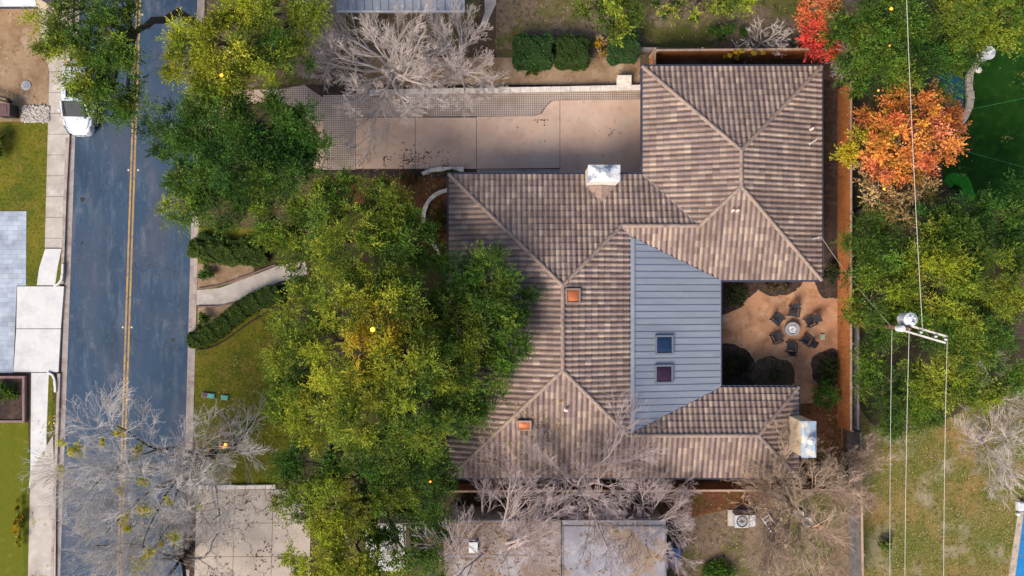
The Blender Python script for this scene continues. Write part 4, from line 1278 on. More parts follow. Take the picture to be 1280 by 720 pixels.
def hedge(label, pts, w, h, pal, seed, leaf=.1, group=None, dens=420):
    """clipped hedge along a path: boxy body packed with small leaves"""
    g = np.random.default_rng(seed)
    q = [P(a, b) for a, b in pts]
    for _ in range(2):
        r = [q[0]]
        for i in range(len(q) - 1): r += [q[i] * .75 + q[i + 1] * .25, q[i] * .25 + q[i + 1] * .75]
        q = r + [q[-1]]
    root = thing('clipped_hedge', (q[0].x, q[0].y, 0), label, 'hedge', group)
    mb = MB(); vs = []; nprof = 9
    prof = [(-1, 0), (-1.02, .5), (-.95, .85), (-.75, .98), (0, 1.02), (.75, .98), (.95, .85), (1.02, .5), (1, 0)]
    Ls, Rs = [], []
    for i, p in enumerate(q):
        d = (q[min(i + 1, len(q) - 1)] - q[max(i - 1, 0)]).normalized(); s = Vector((-d.y, d.x, 0))
        ww = (w[0] + (w[1] - w[0]) * i / (len(q) - 1)) if isinstance(w, tuple) else w
        if i == 0 or i == len(q) - 1: ww *= .8
        for a, b in prof: vs.append((p.x + s.x * a * (ww / 2 - .05), p.y + s.y * a * (ww / 2 - .05), b * (h - .05)))
    fs = []
    for i in range(len(q) - 1):
        for k in range(nprof - 1): fs.append((i * nprof + k, i * nprof + k + 1, (i + 1) * nprof + k + 1, (i + 1) * nprof + k))
    fs += [tuple(range(nprof)), tuple(range((len(q) - 1) * nprof, len(q) * nprof))[::-1]]
    mb.add(vs, fs); mb.build('inner_branches', MAT['hedgecore'], root)
    V = np.array(vs); C = []
    area = []
    for f in fs[:-2]:
        a, b, c, d = V[list(f)]
        area.append(np.linalg.norm(np.cross(b - a, d - a)))
    for f, ar in zip(fs[:-2], area):
        n = int(ar * dens) + 1
        a, b, c, d = V[list(f)]
        u, v = g.uniform(0, 1, (2, n, 1))
        nn = unit(np.cross(d - a, b - a)[None]) ; nn = nn * (1 if nn[0, 2] >= -.2 else -1)
        C.append((a * (1 - u) + b * u) * (1 - v) + (d * (1 - u) + c * u) * v + nn * g.uniform(-.02, .09, (n, 1)))
    for e in (vs[:nprof], vs[-nprof:]):
        e = np.array(e); n = int(w[0] * h * dens if isinstance(w, tuple) else w * h * dens)
        m = e.mean(0); k = g.integers(0, nprof, n); t = g.uniform(0, 1, (n, 1)) ** .5
        C.append(m + (e[k] - m) * t + g.normal(0, .05, (n, 3)))
    C = np.concatenate(C)
    lum = .09 * (np.sin(C[:, 0] * 3.7 + seed) * np.cos(C[:, 1] * 4.3) + .6 * np.sin(C[:, 0] * 9 + C[:, 1] * 7))
    C = C + np.stack([lum * .7, lum * .8, lum], 1)
    pl = np.array(pal)
    hz = np.sin(C[:, 0] * 2.1 + seed) * np.sin(C[:, 1] * 2.7)
    ci = np.clip(((hz + 1) / 2 * len(pl) + g.normal(0, .8, len(C))).astype(int), 0, len(pl) - 1)
    col = pl[ci] * g.uniform(.7, 1.3, (len(C), 1))
    d = unit(g.normal(0, 1, C.shape) + np.array([0, 0, .3]))
    s = leaf * g.uniform(.6, 1.4, len(C))
    np_mesh('foliage', leaf_quads(C, d, s, s * .55, g), 4, MAT['leaf'], root, col)


MAT['hedgecore'] = pm('hedge_core', (0.02, 0.035, 0.01), [], .95)
G_HEDGE = [(0.07, 0.115, 0.016), (0.10, 0.14, 0.018), (0.05, 0.09, 0.013)]
hedge('upper clipped green hedge north of the front path', [(241, 309), (262, 314), (290, 320), (335, 318)], (1.05, 1.35), .7, G_HEDGE, 51, group='clipped hedges by the front path')
hedge('thin dark upper hedge row against the dark green tree above the front path', [(252, 296), (275, 301), (300, 305), (335, 300)], .5, .5, G_DARK, 56, group='clipped hedges by the front path')
hedge('lower clipped green hedge curving south of the front path to the lawn', [(240, 426), (256, 423), (275, 411), (297, 392), (322, 376), (352, 367)], (1.0, 1.25), .7, G_HEDGE, 52, group='clipped hedges by the front path')
hedge('square-trimmed teal green hedge left of the dark round shrub above the driveway', [(643, 69), (688, 69)], 1.95, 1.3, [(0.03, 0.085, 0.022), (0.04, 0.11, 0.03), (0.026, 0.07, 0.018)], 53)
hedge('squarish blue-green hedge at the right end of the shrub row above the driveway', [(759, 63), (794, 63)], 1.75, 1.3, [(0.03, 0.08, 0.03), (0.04, 0.10, 0.035)], 54)
hedge('dark olive trimmed hedge in the middle of the shrub row above the driveway', [(695, 69), (733, 69)], 1.9, 1.25, [(0.035, 0.07, 0.012), (0.05, 0.085, 0.014), (0.028, 0.055, 0.011)], 55)
shrub('shrub', 'narrow tan and yellow shrub between the two clipped hedges above the driveway', 751, 62, 8, 1.2, G_TAN + G_VINE[:1], 61, 18)
shrub('shrub', 'dark round shrub beside the upper hedge next to the road kerb', 259, 338, 11, .7, G_DARK, 62)
shrub('shrub', 'dark round shrub between front path and lower hedge next to the road kerb', 256, 400, 12, .7, G_DARK, 63, 9)
for i, (px, py, r, ry) in enumerate(((655, 62, 0, 0),)): pass
shrub('vine', 'yellow flowering vine spilling over the orange fence north of the garage', 920, 80, 34, 3.4, G_VINE, 64, 5, 'vine')
shrub('shrub', 'bright green shrub south of the courtyard beside the orange fence', 1027, 490, 17, 1.5, [(0.05, 0.125, 0.014), (0.07, 0.15, 0.02)], 65, 20)
shrub('shrub', 'grey-green low mound shrub in the grey bed of the courtyard', 965, 469, 14, .5, [(0.08, 0.085, 0.05), (0.10, 0.10, 0.06), (0.1, .11, .03)], 66, 8)
shrub('shrub', 'dark shrub in the mulch bed between courtyard and fence', 1034, 458, 13, .7, [(0.03, 0.045, 0.02), (0.045, 0.06, 0.02)], 67, 15)
shrub('shrub', 'dark sprawling shrub below the southeast corner of the garage roof', 1036, 345, 10, .6, [(0.04, 0.05, 0.025), (0.06, 0.06, 0.025)], 68, 22)
shrub('shrub', 'dark rounded shrub in the northwest courtyard bed against the metal roof eave', 916, 369, 15, .55, [(0.035, 0.045, 0.02), (0.05, 0.06, 0.025)], 84, 14)
shrub('shrub', 'brownish mounded shrub in the courtyard bed below the garage eave', 971, 358, 18, .5, [(0.11, 0.075, 0.045), (0.08, 0.065, 0.03)], 85, 8)
shrub('shrub', 'dark rounded shrub in the southwest courtyard bed against the metal roof eave', 920, 457, 17, .55, [(0.04, 0.045, 0.025), (0.055, 0.06, 0.025), (0.10, 0.08, 0.03)], 86, 16)
shrub('shrub', 'green shrub in the square planter beside the left sidewalk', 12, 490, 16, .8, G_MID, 69, 12)
shrub('shrub', 'yellow-flecked shrub along the lower left lawn edge', 27, 655, 6, .6, G_VINE + G_LIME, 70, 42)
shrub('shrub', 'bright green shrub on the grass left of the brown bare tree at the bottom', 898, 712, 24, .5, [(0.05, 0.125, 0.014), (0.08, 0.14, 0.02)], 71, 14)
shrub('shrub', 'small green shrub under the bare twigs right of the lower east fence', 1104, 678, 8, .9, [(0.07, 0.14, 0.02), (0.1, 0.16, 0.02)], 72)
shrub('shrub', 'tiny green shrub between putting green and cedar grove', 1192, 238, 9, .6, G_DARK, 73, 6)
shrub('shrub', 'reddish brown shrub in the mulch bed north of the live oaks', 512, 226, 16, .7, [(0.12, 0.06, 0.03), (0.09, 0.07, 0.02), (0.15, 0.08, 0.04)], 74, 10)
shrub('shrub', 'low olive shrub in front of the house beside the white stone edging', 548, 278, 12, .5, [(0.08, 0.085, 0.02), (0.11, 0.09, 0.02)], 75, 20)
shrub('shrub', 'green shrub at the bend of the upper yard hedge beside the fence', 668, 92, 12, .5, [(0.06, 0.09, 0.015)], 76, 5)
shrub('shrub', 'dark green shrub behind the orange fence above the garage', 905, 45, 28, 1.3, G_DARK, 77, 10)
shrub('shrub', 'small grassy shrub at the driveway edge near the short curved stone edging', 566, 216, 14, .4, [(0.07, 0.095, 0.02), (0.10, 0.12, 0.02)], 78, 4)
shrub('shrub', 'yellow-green shrub at the far left edge on the upper lawn', 2, 185, 12, 1.2, G_OAK, 79, 22)


# ------------------------------------------------------------------ bare trees
def bare_tree(name, label, base, top, hgt, reach, seed, mat, levels=(7, 7, 6, 6), trunk_r=.2, fork=1.6, group='bare leafless trees', darkmat=None, mistletoe=(), spread=(35, 75), minr=.0072, bias=None):
    g = random.Random(seed)
    b = P(*base); root = thing(name, (b.x, b.y, 0), label, 'tree', group)
    tp = P(top[0], top[1], hgt)
    segs = [[], []]

    def rv():
        return Vector((g.gauss(0, 1), g.gauss(0, 1), g.gauss(0, 1)))

    def branch(p, d, L, r, lev, thick):
        n = (7, 5)[lev] if lev < 2 else 3
        pts = [p.copy()]; rad = [r]
        dirs = []
        for i in range(n):
            d = (d + rv() * ((.17, .11)[lev] if lev < 2 else .11) + Vector((0, 0, .05 if lev else 0))).normalized()
            if pts[-1].z > hgt * 1.05: d.z *= .3; d.normalize()
            if pts[-1].z < .6 and d.z < 0: d.z = .1
            pts.append(pts[-1] + d * (L / n)); dirs.append(d.copy())
            rad.append(max(minr * .7, r * (1 - .72 * (i + 1) / n)))
        for i in range(n):
            segs[0 if thick and lev == 0 else 1].append((pts[i], pts[i + 1], rad[i], rad[i + 1]))
        if lev + 1 < len(levels):
            k = levels[lev + 1]
            k = max(2, int(k * g.uniform(.75, 1.25)))
            for j in range(k):
                t = .28 + .72 * (j + g.random()) / k
                i = min(n - 1, int(t * n)); f = t * n - i
                q = pts[i].lerp(pts[i + 1], min(1, f))
                ax = dirs[i].cross(rv()).normalized()
                ang = math.radians(g.uniform(15, 42))
                nd = (dirs[i] * math.cos(ang) + ax * math.sin(ang))
                nd.z = nd.z * .8 + .08
                nd.normalize()
                branch(q, nd, L * g.uniform(.42, .66) * (1.2 - .55 * t), max(minr, rad[i] * .46), lev + 1, thick)

    p = Vector((b.x, b.y, 0)); fk = p.lerp(Vector((tp.x, tp.y, 0)), .15); fk.z = fork
    mb = MB(); mb.tube([p - Vector((0, 0, .05)), p.lerp(fk, .5), fk], [trunk_r * 1.3, trunk_r, trunk_r * .9], 8)
    tk = mb.build('trunk', MAT[darkmat or mat], root, smooth=True)
    for j in range(levels[0]):
        a = 2 * math.pi * (j + g.uniform(-.3, .3)) / levels[0]
        el = math.radians(90 - g.uniform(*spread))
        L = reach * g.uniform(.75, 1.15)
        tgt = Vector((math.cos(a) * math.cos(el), math.sin(a) * math.cos(el), math.sin(el)))
        ctr = Vector((tp.x, tp.y, hgt * .55)) - fk
        d = (tgt * reach + ctr * 1.15).normalized()
        branch(fk, d, L + ctr.length * .35, trunk_r * .55, 0, darkmat is not None)
    for nm, sg, m in (('limbs', segs[0], darkmat), ('branches', segs[1], mat)):
        if not sg: continue
        a = np.array([list(s[0]) for s in sg]); c = np.array([list(s[1]) for s in sg])
        r0 = np.array([s[2] for s in sg]); r1 = np.array([s[3] for s in sg])
        d = unit(c - a); ref = np.where(np.abs(d[:, 2:3]) < .9, np.array([[0, 0, 1.]]), np.array([[1., 0, 0]]))
        u = unit(np.cross(d, ref)); w = np.cross(u, d)
        K = 4
        quads = []
        for k in range(K):
            t0, t1 = 2 * math.pi * k / K, 2 * math.pi * (k + 1) / K
            e0 = u * math.cos(t0) + w * math.sin(t0); e1 = u * math.cos(t1) + w * math.sin(t1)
            quads.append(np.stack([a + e0 * r0[:, None], a + e1 * r0[:, None], c + e1 * r1[:, None], c + e0 * r1[:, None]], 1))
        q = np.concatenate(quads).reshape(-1, 3)
        np_mesh(nm, q, 4, MAT[m], tk if nm == 'limbs' else root)
    gg = np.random.default_rng(seed)
    for px, py, r in mistletoe:
        c = np.array(P(px, py, hgt * .75)); rm = M(r, hgt)
        n = 10
        cs = c + gg.normal(0, rm * .45, (n, 3))
        pl = np.array(G_MIST)
        q, col = clump_leaves(cs, np.full(n, rm * .8), pl[gg.integers(0, 3, n)] * gg.uniform(.8, 1.1, (n, 1)), gg, 9, 5, .11)
        np_mesh('mistletoe', q, 4, MAT['leaf'], root, col)
    return root


bare_tree('bare_tree', 'bare pale grey tree over the lower road, dotted with yellow-green mistletoe', (266, 568), (165, 622), 8.5, 5.6, 181, 'greytwig', (12, 10, 8, 6, 3), .2, 1.8, darkmat='darkbark',
          mistletoe=[(150, 540, 6), (128, 553, 5), (100, 562, 8), (92, 564, 5), (180, 603, 7), (172, 563, 6), (180, 637, 10), (154, 647, 8), (150, 612, 6), (218, 672, 7), (184, 695, 6), (178, 706, 12), (190, 690, 7), (211, 625, 5), (76, 587, 5), (77, 554, 5), (200, 680, 4), (160, 661, 4), (248, 632, 4)])
bare_tree('bare_tree', 'bare twigs spreading over the front lawn beside the teal utility lids', (292, 560), (298, 530), 5.5, 2.2, 82, 'greytwig', (6, 6, 5, 3), .13, 1.2, darkmat='darkbark')
bare_tree('bare_tree', 'bare pale tree at the bottom left corner over the road and cracked driveway', (235, 690), (190, 735), 7, 4.0, 89, 'greytwig', (9, 9, 7, 6, 3), .2, 1.4, darkmat='darkbark')
bare_tree('bare_tree', 'wide pale bare tree left of centre at the top, below the blue roof', (500, 98), (462, 62), 6.5, 3.6, 183, 'paletwig', (12, 9, 7, 6, 3), .2, 1.5)
bare_tree('bare_tree', 'pale bare tree at the top right of its twin, touching the white driveway wall', (577, 98), (572, 80), 5.5, 2.5, 84, 'paletwig', (10, 8, 7, 6, 3), .16, 1.3)
bare_tree('bare_tree', 'mauve bare tree at the middle of the south fence reaching over the tiled roof', (722, 592 + 15), (735, 585), 6.8, 3.9, 85, 'purpletwig', (10, 8, 7, 5, 2), .18, 1.6)
bare_tree('bare_tree', 'mauve bare tree at the southwest corner of the tiled roof over the leafy flat roof', (612, 690), (635, 635), 6.4, 4.0, 86, 'purpletwig', (9, 8, 7, 5, 2), .18, 1.8)
bare_tree('bare_tree', 'brown bare tree between grey flat roof and grass at the bottom', (800, 655), (800, 645), 5, 2.6, 87, 'purpletwig', (8, 8, 7, 6, 3), .13, 1.2)
bare_tree('bare_tree', 'large brown bare tree at the bottom right, south of the cream chimney', (985, 630), (1005, 640), 6.5, 3.7, 88, 'browntwig', (11, 10, 7, 6, 3), .22, 1.4)
bare_tree('bare_tree', 'brown bare tree straddling the lower fence next to the dry lawn', (1056, 600), (1072, 600), 4.8, 2.1, 90, 'browntwig', (10, 9, 7, 6, 3), .12, 1.0)
bare_tree('bare_tree', 'pale bare shrub upper of the two at the right edge of the dry lawn', (1240, 500), (1265, 500), 3.4, 2.5, 91, 'paletwig', (9, 8, 7, 5), .1, .6)
bare_tree('bare_tree', 'pale bare shrub lower of the two at the right edge of the dry lawn', (1225, 550), (1243, 568), 3.4, 2.6, 92, 'paletwig', (9, 8, 7, 5), .1, .6)
bare_tree('bare_tree', 'small grey bare shrub by the top fence left of the scarlet tree', (950, 55), (962, 48), 2.8, 1.5, 93, 'paletwig', (7, 6, 5, 4), .06, .4)
bare_tree('bare_tree', 'tan dead twigs poking through the cedar grove above the utility pole', (1120, 362), (1142, 365), 6.6, 1.1, 94, 'browntwig', (6, 6, 5, 4), .06, 3.0)
bare_tree('bare_tree', 'pale dead twigs in the grove left of the dark green edge cedar', (1140, 300), (1162, 295), 6.4, 1.2, 95, 'paletwig', (6, 6, 5, 4), .06, 3.0)
bare_tree('bare_tree', 'thin bare tree among green trees right of the scarlet tree', (1060, 75), (1085, 55), 7, 1.4, 96, 'purpletwig', (6, 6, 5, 4), .06, 3.2)

# ------------------------------------------------------------------ fallen leaves (uncountable)
def litter(name, label, regions, cols, size, zf=lambda x, y: .03, seed=1):
    g = np.random.default_rng(seed)
    cs = []
    for px0, py0, px1, py1, n in regions:
        # patchy: leaves gather in drifts
        k = max(1, n // 14)
        cx = g.uniform(px0, px1, k); cy = g.uniform(py0, py1, k)
        idx = g.integers(0, k, n)
        sp = g.exponential(9, n)
        th = g.uniform(0, 6.28, n)
        x = np.clip(cx[idx] + sp * np.cos(th), px0, px1); y = np.clip(cy[idx] + sp * np.sin(th), py0, py1)
        for a, b in zip(x, y):
            p = P(a, b); z = zf(p.x, p.y)
            if z is None: continue
            q = P(a, b, z); cs.append((q.x, q.y, z + g.uniform(0, .015)))
    c = np.array(cs); n = len(c)
    d = unit(g.normal(0, 1, (n, 3)) * np.array([1, 1, .15]))
    s = size * g.uniform(.6, 1.4, n)
    nrm = unit(np.array([0, 0, 1.]) + g.normal(0, .25, (n, 3)))
    side = unit(np.cross(d, nrm))
    q = np.stack([c - d * s[:, None] / 2, c + side * s[:, None] * .3, c + d * s[:, None] / 2, c - side * s[:, None] * .3], 1).reshape(-1, 3)
    pl = np.array(cols)
    col = pl[g.integers(0, len(pl), n)] * g.uniform(.7, 1.2, (n, 1))
    return tag(np_mesh(name, q, 4, MAT['litter'], None, col), label, 'leaves', None, 'stuff')


litter('fallen_leaves', 'scattered tan and yellow fallen leaves on lawns, beds and yards',
       [(620, 0, 1000, 60, 900), (460, 74, 800, 110, 500), (1100, 480, 1280, 720, 1500), (1190, 60, 1280, 250, 130), (850, 620, 1060, 720, 900), (0, 0, 60, 150, 250),
        (250, 420, 350, 600, 300), (420, 212, 560, 300, 600), (905, 355, 1046, 500, 160), (255, 0, 600, 100, 700), (1000, 500, 1050, 600, 250)],
       [(0.30, 0.19, 0.08), (0.36, 0.26, 0.11), (0.20, 0.11, 0.05), (0.38, 0.30, 0.18), (0.28, 0.22, 0.03)], .085, seed=3)
litter('fallen_leaves', 'brown fallen leaves scattered over the tan and cracked driveways',
       [(500, 190, 560, 211, 90), (450, 150, 790, 212, 60), (250, 615, 375, 720, 220), (480, 196, 545, 212, 60)], [(0.10, 0.05, 0.03), (0.16, 0.08, 0.05), (0.07, 0.04, 0.03)], .12, seed=4)
litter('fallen_leaves', 'yellow fallen leaves lying on the left sidewalk and lower road', [(40, 520, 75, 720, 90), (75, 560, 230, 720, 160)], [(0.45, 0.34, 0.04), (0.35, 0.3, 0.06), (0.4, 0.33, 0.2)], .12,
       zf=lambda x, y: (.03 if x < P(road_left(360 - y * 20) - 8, 360 - y * 20).x else ZR + .02), seed=5)


def zsouth(x, y):
    # on the south slope left of the valley
    xx = x * .91; yy = y * .91
    if -11 < yy < -5 and xx > -3.4:
        return ZE + SL * (yy + 11.1) + .10
    return None


litter('fallen_leaves', 'yellow and brown leaves caught on the southwest slope of the tiled roof', [(600, 505, 720, 590, 330), (655, 500, 705, 535, 130)], [(0.38, 0.28, 0.09), (0.2, 0.12, 0.05), (0.1, 0.06, 0.03), (0.42, 0.34, 0.16)], .10, zf=zsouth, seed=6)
litter('fallen_leaves', 'dry leaves drifted over the flat roofs at the bottom', [(560, 655, 700, 720, 700), (703, 655, 832, 720, 260)], [(0.22, 0.14, 0.08), (0.3, 0.2, 0.11), (0.14, 0.09, 0.06)], .13,
       zf=lambda x, y: 3.07, seed=8)

# ------------------------------------------------------------------ neighbouring buildings
def px_prism(mb, pts, zt, z0, z1, mi=0):
    q = [P(a, b, zt) for a, b in pts]
    mb.prism([(p.x, p.y) for p in q], z0, z1, mi)


b0 = P(768, 690)
root = thing('flat_roof_building', (b0.x, b0.y, 0), 'neighbouring building with plain grey flat roof at the bottom centre', 'building')
mb = MB(); px_prism(mb, [(704, 651), (831, 651), (831, 900), (704, 900)], 3.0, 0, 2.95); mb.build('wall', MAT['stucco'], root)
mb = MB(); px_prism(mb, [(703, 650), (832, 650), (832, 900), (703, 900)], 3.0, 2.951, 3.05); mb.build('roof', MAT['flatroof'], root)
mb = MB()
px_prism(mb, [(702, 658), (832.8, 658), (832.8, 656.6), (702, 656.6)], 3.0, 3.051, 3.09)
px_prism(mb, [(830.6, 658.2), (832.8, 658.2), (832.8, 900), (830.6, 900)], 3.0, 3.051, 3.09)
px_prism(mb, [(702, 658.2), (704, 658.2), (704, 900), (702, 900)], 3.0, 3.051, 3.09)
mb.build('roof_edge', MAT['greyfence'], root)
b0 = P(630, 690)
root = thing('flat_roof_building', (b0.x, b0.y, 0), 'neighbouring building with leaf-littered brown-grey flat roof left of the plain grey roof', 'building')
mb = MB(); px_prism(mb, [(557, 651), (700.5, 651), (700.5, 900), (557, 900)], 3.0, 0, 2.95); mb.build('wall', MAT['stucco'], root)
mb = MB(); px_prism(mb, [(555, 650), (701, 650), (701, 900), (555, 900)], 3.0, 2.951, 3.05); mb.build('roof', MAT['flatroof2'], root)
mb = MB(); px_prism(mb, [(555, 649), (701, 649), (701, 650.5), (555, 650.5)], 3.0, 3.051, 3.09); mb.build('roof_edge', MAT['gutterdark'], root)
mb = MB(); px_prism(mb, [(586, 678), (597, 678), (597, 691), (586, 691)], 3.3, 3.051, 3.3); mb.build('roof_vent', MAT['whitemetal'], root)
mb = MB(); px_prism(mb, [(560, 694), (700, 694), (700, 695.4), (560, 695.4)], 3.05, 3.051, 3.075); mb.build('roof_seam', MAT['flatroof'], root)
b0 = P(695, 645)
mb = MB(); px_prism(mb, [(640, 641), (812, 641), (812, 649), (640, 649)], 2.5, 0, 2.5)
tag(mb.build('lean_to', MAT['parapet'], loc=(b0.x, b0.y, 0)), 'narrow mauve strip roof along the upper edge of the flat roofs', 'lean-to roof')

b0 = P(500, 0)
root = thing('metal_roof_house', (b0.x, b0.y, 0), 'neighbouring house with blue sheet metal roof at the top centre', 'house')
mb = MB()
q0, q1 = P(421, 13, 3), P(581, 13, 3)
mb.prism([(q0.x + .6, q0.y + .9), (q1.x - .6, q0.y + .9), (q1.x - .6, q0.y + 9), (q0.x + .6, q0.y + 9)], 0, 2.94); mb.build('wall', MAT['stucco'], root)
mb = MB(); mb.add([(q0.x, q0.y, 3), (q1.x, q0.y, 3), (q1.x, q0.y + 5, 4.2), (q0.x, q0.y + 5, 4.2), (q0.x, q0.y + 9.6, 3), (q1.x, q0.y + 9.6, 3)], [(0, 1, 2, 3), (3, 2, 5, 4), (1, 5, 2), (0, 3, 4)])
rf = mb.build('metal_roof', MAT['bluemetal'] if 'bluemetal' in MAT else MAT['metalroof'], root)
for k in range(16):
    x = q0.x + .2 + k * (q1.x - q0.x - .4) / 15
    mb = MB(); mb.tube([(x, q0.y, 3.02), (x, q0.y + 5, 4.22)], .022, 4); mb.build('standing_seam', MAT['metalseam'], rf)
mb = MB(); mb.box(((q0.x + q1.x) / 2, q0.y - .06, 2.97), (q1.x - q0.x, .1, .1)); mb.build('gutter', MAT['ltmetal'], root)
b0 = P(20, 0)
root = thing('white_roof_house', (b0.x, b0.y, 0), 'corner of a neighbouring house with pale white metal roof at the top left', 'house')
q1 = P(46, 8, 2.8)
mb = MB(); mb.prism([(q1.x - 8, q1.y + .9), (q1.x - .6, q1.y + .9), (q1.x - .6, q1.y + 6), (q1.x - 8, q1.y + 6)], 0, 2.7); mb.build('wall', MAT['stucco'], root)
mb = MB(); mb.add([(q1.x - 8.3, q1.y, 2.8), (q1.x, q1.y, 2.8), (q1.x, q1.y + 6.3, 4), (q1.x - 8.3, q1.y + 6.3, 4)], [(0, 1, 2, 3)]); rf = mb.build('metal_roof', MAT['whitemetal'], root)
mb = MB(); mb.box((q1.x - 4.15, q1.y - .06, 2.74), (8.3, .1, .12)); mb.build('gutter', MAT['gutterdark'], root)
# white skylit shed under the lower oak
b0 = P(480, 672)
root = thing('garden_shed', (b0.x, b0.y, 0), 'white metal-roofed shed half hidden under the lower live oak', 'shed')
mb = MB(); px_prism(mb, [(459, 657), (507, 657), (507, 712), (459, 712)], 2.4, 0, 2.3); mb.build('wall', MAT['stucco'], root)
mb = MB(); px_prism(mb, [(457, 655), (503, 655), (508, 714), (457, 714)], 2.4, 2.301, 2.4); mb.build('roof', MAT['shedroof'], root)
mb = MB(); px_prism(mb, [(456, 653.4), (552, 653.4), (552, 655), (456, 655)], 2.4, 2.35, 2.45); mb.build('roof_beam', MAT['greyfence'], root)

# ------------------------------------------------------------------ car
def make_car(loc, rz):
    """white estate car; local +y is forwards"""
    base = Vector(loc)
    root = thing('parked_car', base, 'white car parked at the left kerb, half hidden under the leafy tree', 'car')
    cr, sr = math.cos(rz), math.sin(rz)

    def T(x, y, z): return (base.x + x * cr - y * sr, base.y + x * sr + y * cr, base.z + z)

    def loft(stations, mat, name, par, closed=True):
        mb = MB(); n = len(stations[0]); vs = []
        for st in stations: vs += [T(*p) for p in st]
        fs = []
        for i in range(len(stations) - 1):
            for k in range(n - 1): fs.append((i * n + k, i * n + k + 1, (i + 1) * n + k + 1, (i + 1) * n + k))
        fs += [tuple(range(n))[::-1], tuple(range((len(stations) - 1) * n, len(stations) * n))]
        mb.add(vs, fs); return mb.build(name, MAT[mat], par, smooth=False)
    def sect(y, w, zt, crown=.05):
        hw = w / 2
        return [(-hw * .92, y, .22), (-hw, y, .45), (-hw, y, .7), (-hw * .96, y, zt - .06), (-hw * .8, y, zt), (-hw * .4, y, zt + crown * .8), (0, y, zt + crown),
                (hw * .4, y, zt + crown * .8), (hw * .8, y, zt), (hw * .96, y, zt - .06), (hw, y, .7), (hw, y, .45), (hw * .92, y, .22)]
    ys = [(-2.27, 1.35, .82), (-2.2, 1.62, .9), (-1.9, 1.8, .96), (-1.0, 1.85, .96), (0.4, 1.85, .96), (1.0, 1.84, .95), (1.35, 1.82, .90), (1.65, 1.77, .84), (1.88, 1.68, .775), (2.06, 1.5, .70), (2.17, 1.24, .63), (2.24, .86, .55)]
    body = loft([sect(*s) for s in ys], 'white', 'body', root)
    # greenhouse: dark glass shell, white roof skin on top
    def cab(y, wb, wt, zt): return [(-wb / 2, y, .95), (-wt / 2, y, zt - .05), (-wt / 2 + .12, y, zt), (0, y, zt + .03), (wt / 2 - .12, y, zt), (wt / 2, y, zt - .05), (wb / 2, y, .95)]
    loft([cab(-2.05, 1.55, 1.3, 1.0), cab(-1.75, 1.66, 1.28, 1.38), cab(-1.3, 1.70, 1.30, 1.46), cab(-.2, 1.72, 1.32, 1.49), cab(.35, 1.72, 1.30, 1.44), cab(1.18, 1.66, 1.42, .985)], 'carglass', 'windows', root)
    rf = []
    for y, wt, zt in ((-1.78, 1.26, 1.385), (-1.3, 1.32, 1.475), (-.2, 1.34, 1.505), (.33, 1.30, 1.455)):
        rf.append([(-wt / 2 - .02, y, zt - .07), (-wt / 2 + .1, y, zt + .005), (0, y, zt + .035), (wt / 2 - .1, y, zt + .005), (wt / 2 + .02, y, zt - .07)])
    top = loft(rf, 'white', 'roof', root)
    mb = MB()
    mb.add([T(-.38, -.55, 1.548), T(.38, -.55, 1.548), T(.36, .12, 1.532), T(-.36, .12, 1.532), T(-.38, -.55, 1.50), T(.38, -.55, 1.50), T(.36, .12, 1.49), T(-.36, .12, 1.49)],
           [(0, 1, 2, 3), (0, 4, 5, 1), (1, 5, 6, 2), (2, 6, 7, 3), (3, 7, 4, 0)]); mb.build('sunroof', MAT['carglass'], top)
    for s in (-1, 1):
        mb = MB(); mb.tube([T(s * .70, .35, 1.44), T(s * .80, .95, 1.11), T(s * .84, 1.2, .97)], .045, 5); mb.build('windscreen_pillar', MAT['white'], root)
        mb = MB(); mb.tube([T(s * .71, -.5, 1.47), T(s * .86, -.5, .97)], .04, 5); mb.build('door_pillar', MAT['white'], root)
        mb = MB(); mb.tube([T(s * .66, -1.75, 1.38), T(s * .80, -2.02, .97)], .06, 5); mb.build('rear_pillar', MAT['white'], root)
        mb = MB()
        c = T(s * 1.02, .85, 1.0); mb.box(c, (.2, .13, .15), rz); m = mb.build('wing_mirror', MAT['white'], root)
        mb = MB(); mb.tube([T(s * .83, 1.72, .78), T(s * .73, 1.95, .735), T(s * .56, 2.10, .675)], [.05, .085, .04], 8); mb.build('headlight', MAT['headlamp'], root, smooth=True)
        mb = MB(); mb.box(T(s * .72, -2.21, .78), (.22, .06, .3), rz); mb.build('tail_light', MAT['skyorange'], root)
        for yy in (-1.38, 1.42):
            mb = MB()
            mb.tube([T(s * .70, yy, .33), T(s * .93, yy, .33)], .33, 20); w = mb.build('wheel', MAT['tyre'], root)
            mb = MB(); mb.tube([T(s * .925, yy, .33), T(s * .94, yy, .33)], .22, 14); mb.build('rim', MAT['alloy'], w)
    mb = MB(); mb.box(T(0, 2.215, .50), (.8, .06, .12), rz); mb.build('grille', MAT['blacktrim'], root)
    mb = MB(); mb.tube([T(-.55, 1.02, 1.06), T(-.1, 1.0, 1.09)], .012, 4); mb.tube([T(.0, 1.02, 1.07), T(.45, 1.0, 1.08)], .012, 4); mb.build('wiper', MAT['blacktrim'], root)
    for a, b in ((-.62, .62),):
        mb = MB(); mb.tube([T(-.80, 1.22, .975), T(-.66, 1.75, .86), T(-.46, 2.07, .735), T(.46, 2.07, .735), T(.66, 1.75, .86), T(.80, 1.22, .975)], .012, 4); mb.build('bonnet_seam', MAT['blacktrim'], root)
    mb = MB(); mb.box(T(0, 2.27, .36), (.5, .02, .12), rz); mb.build('number_plate', MAT['whitemetal'], root)


cp = P(105.5, 126)
make_car((cp.x, cp.y, ZR), math.pi - .035)

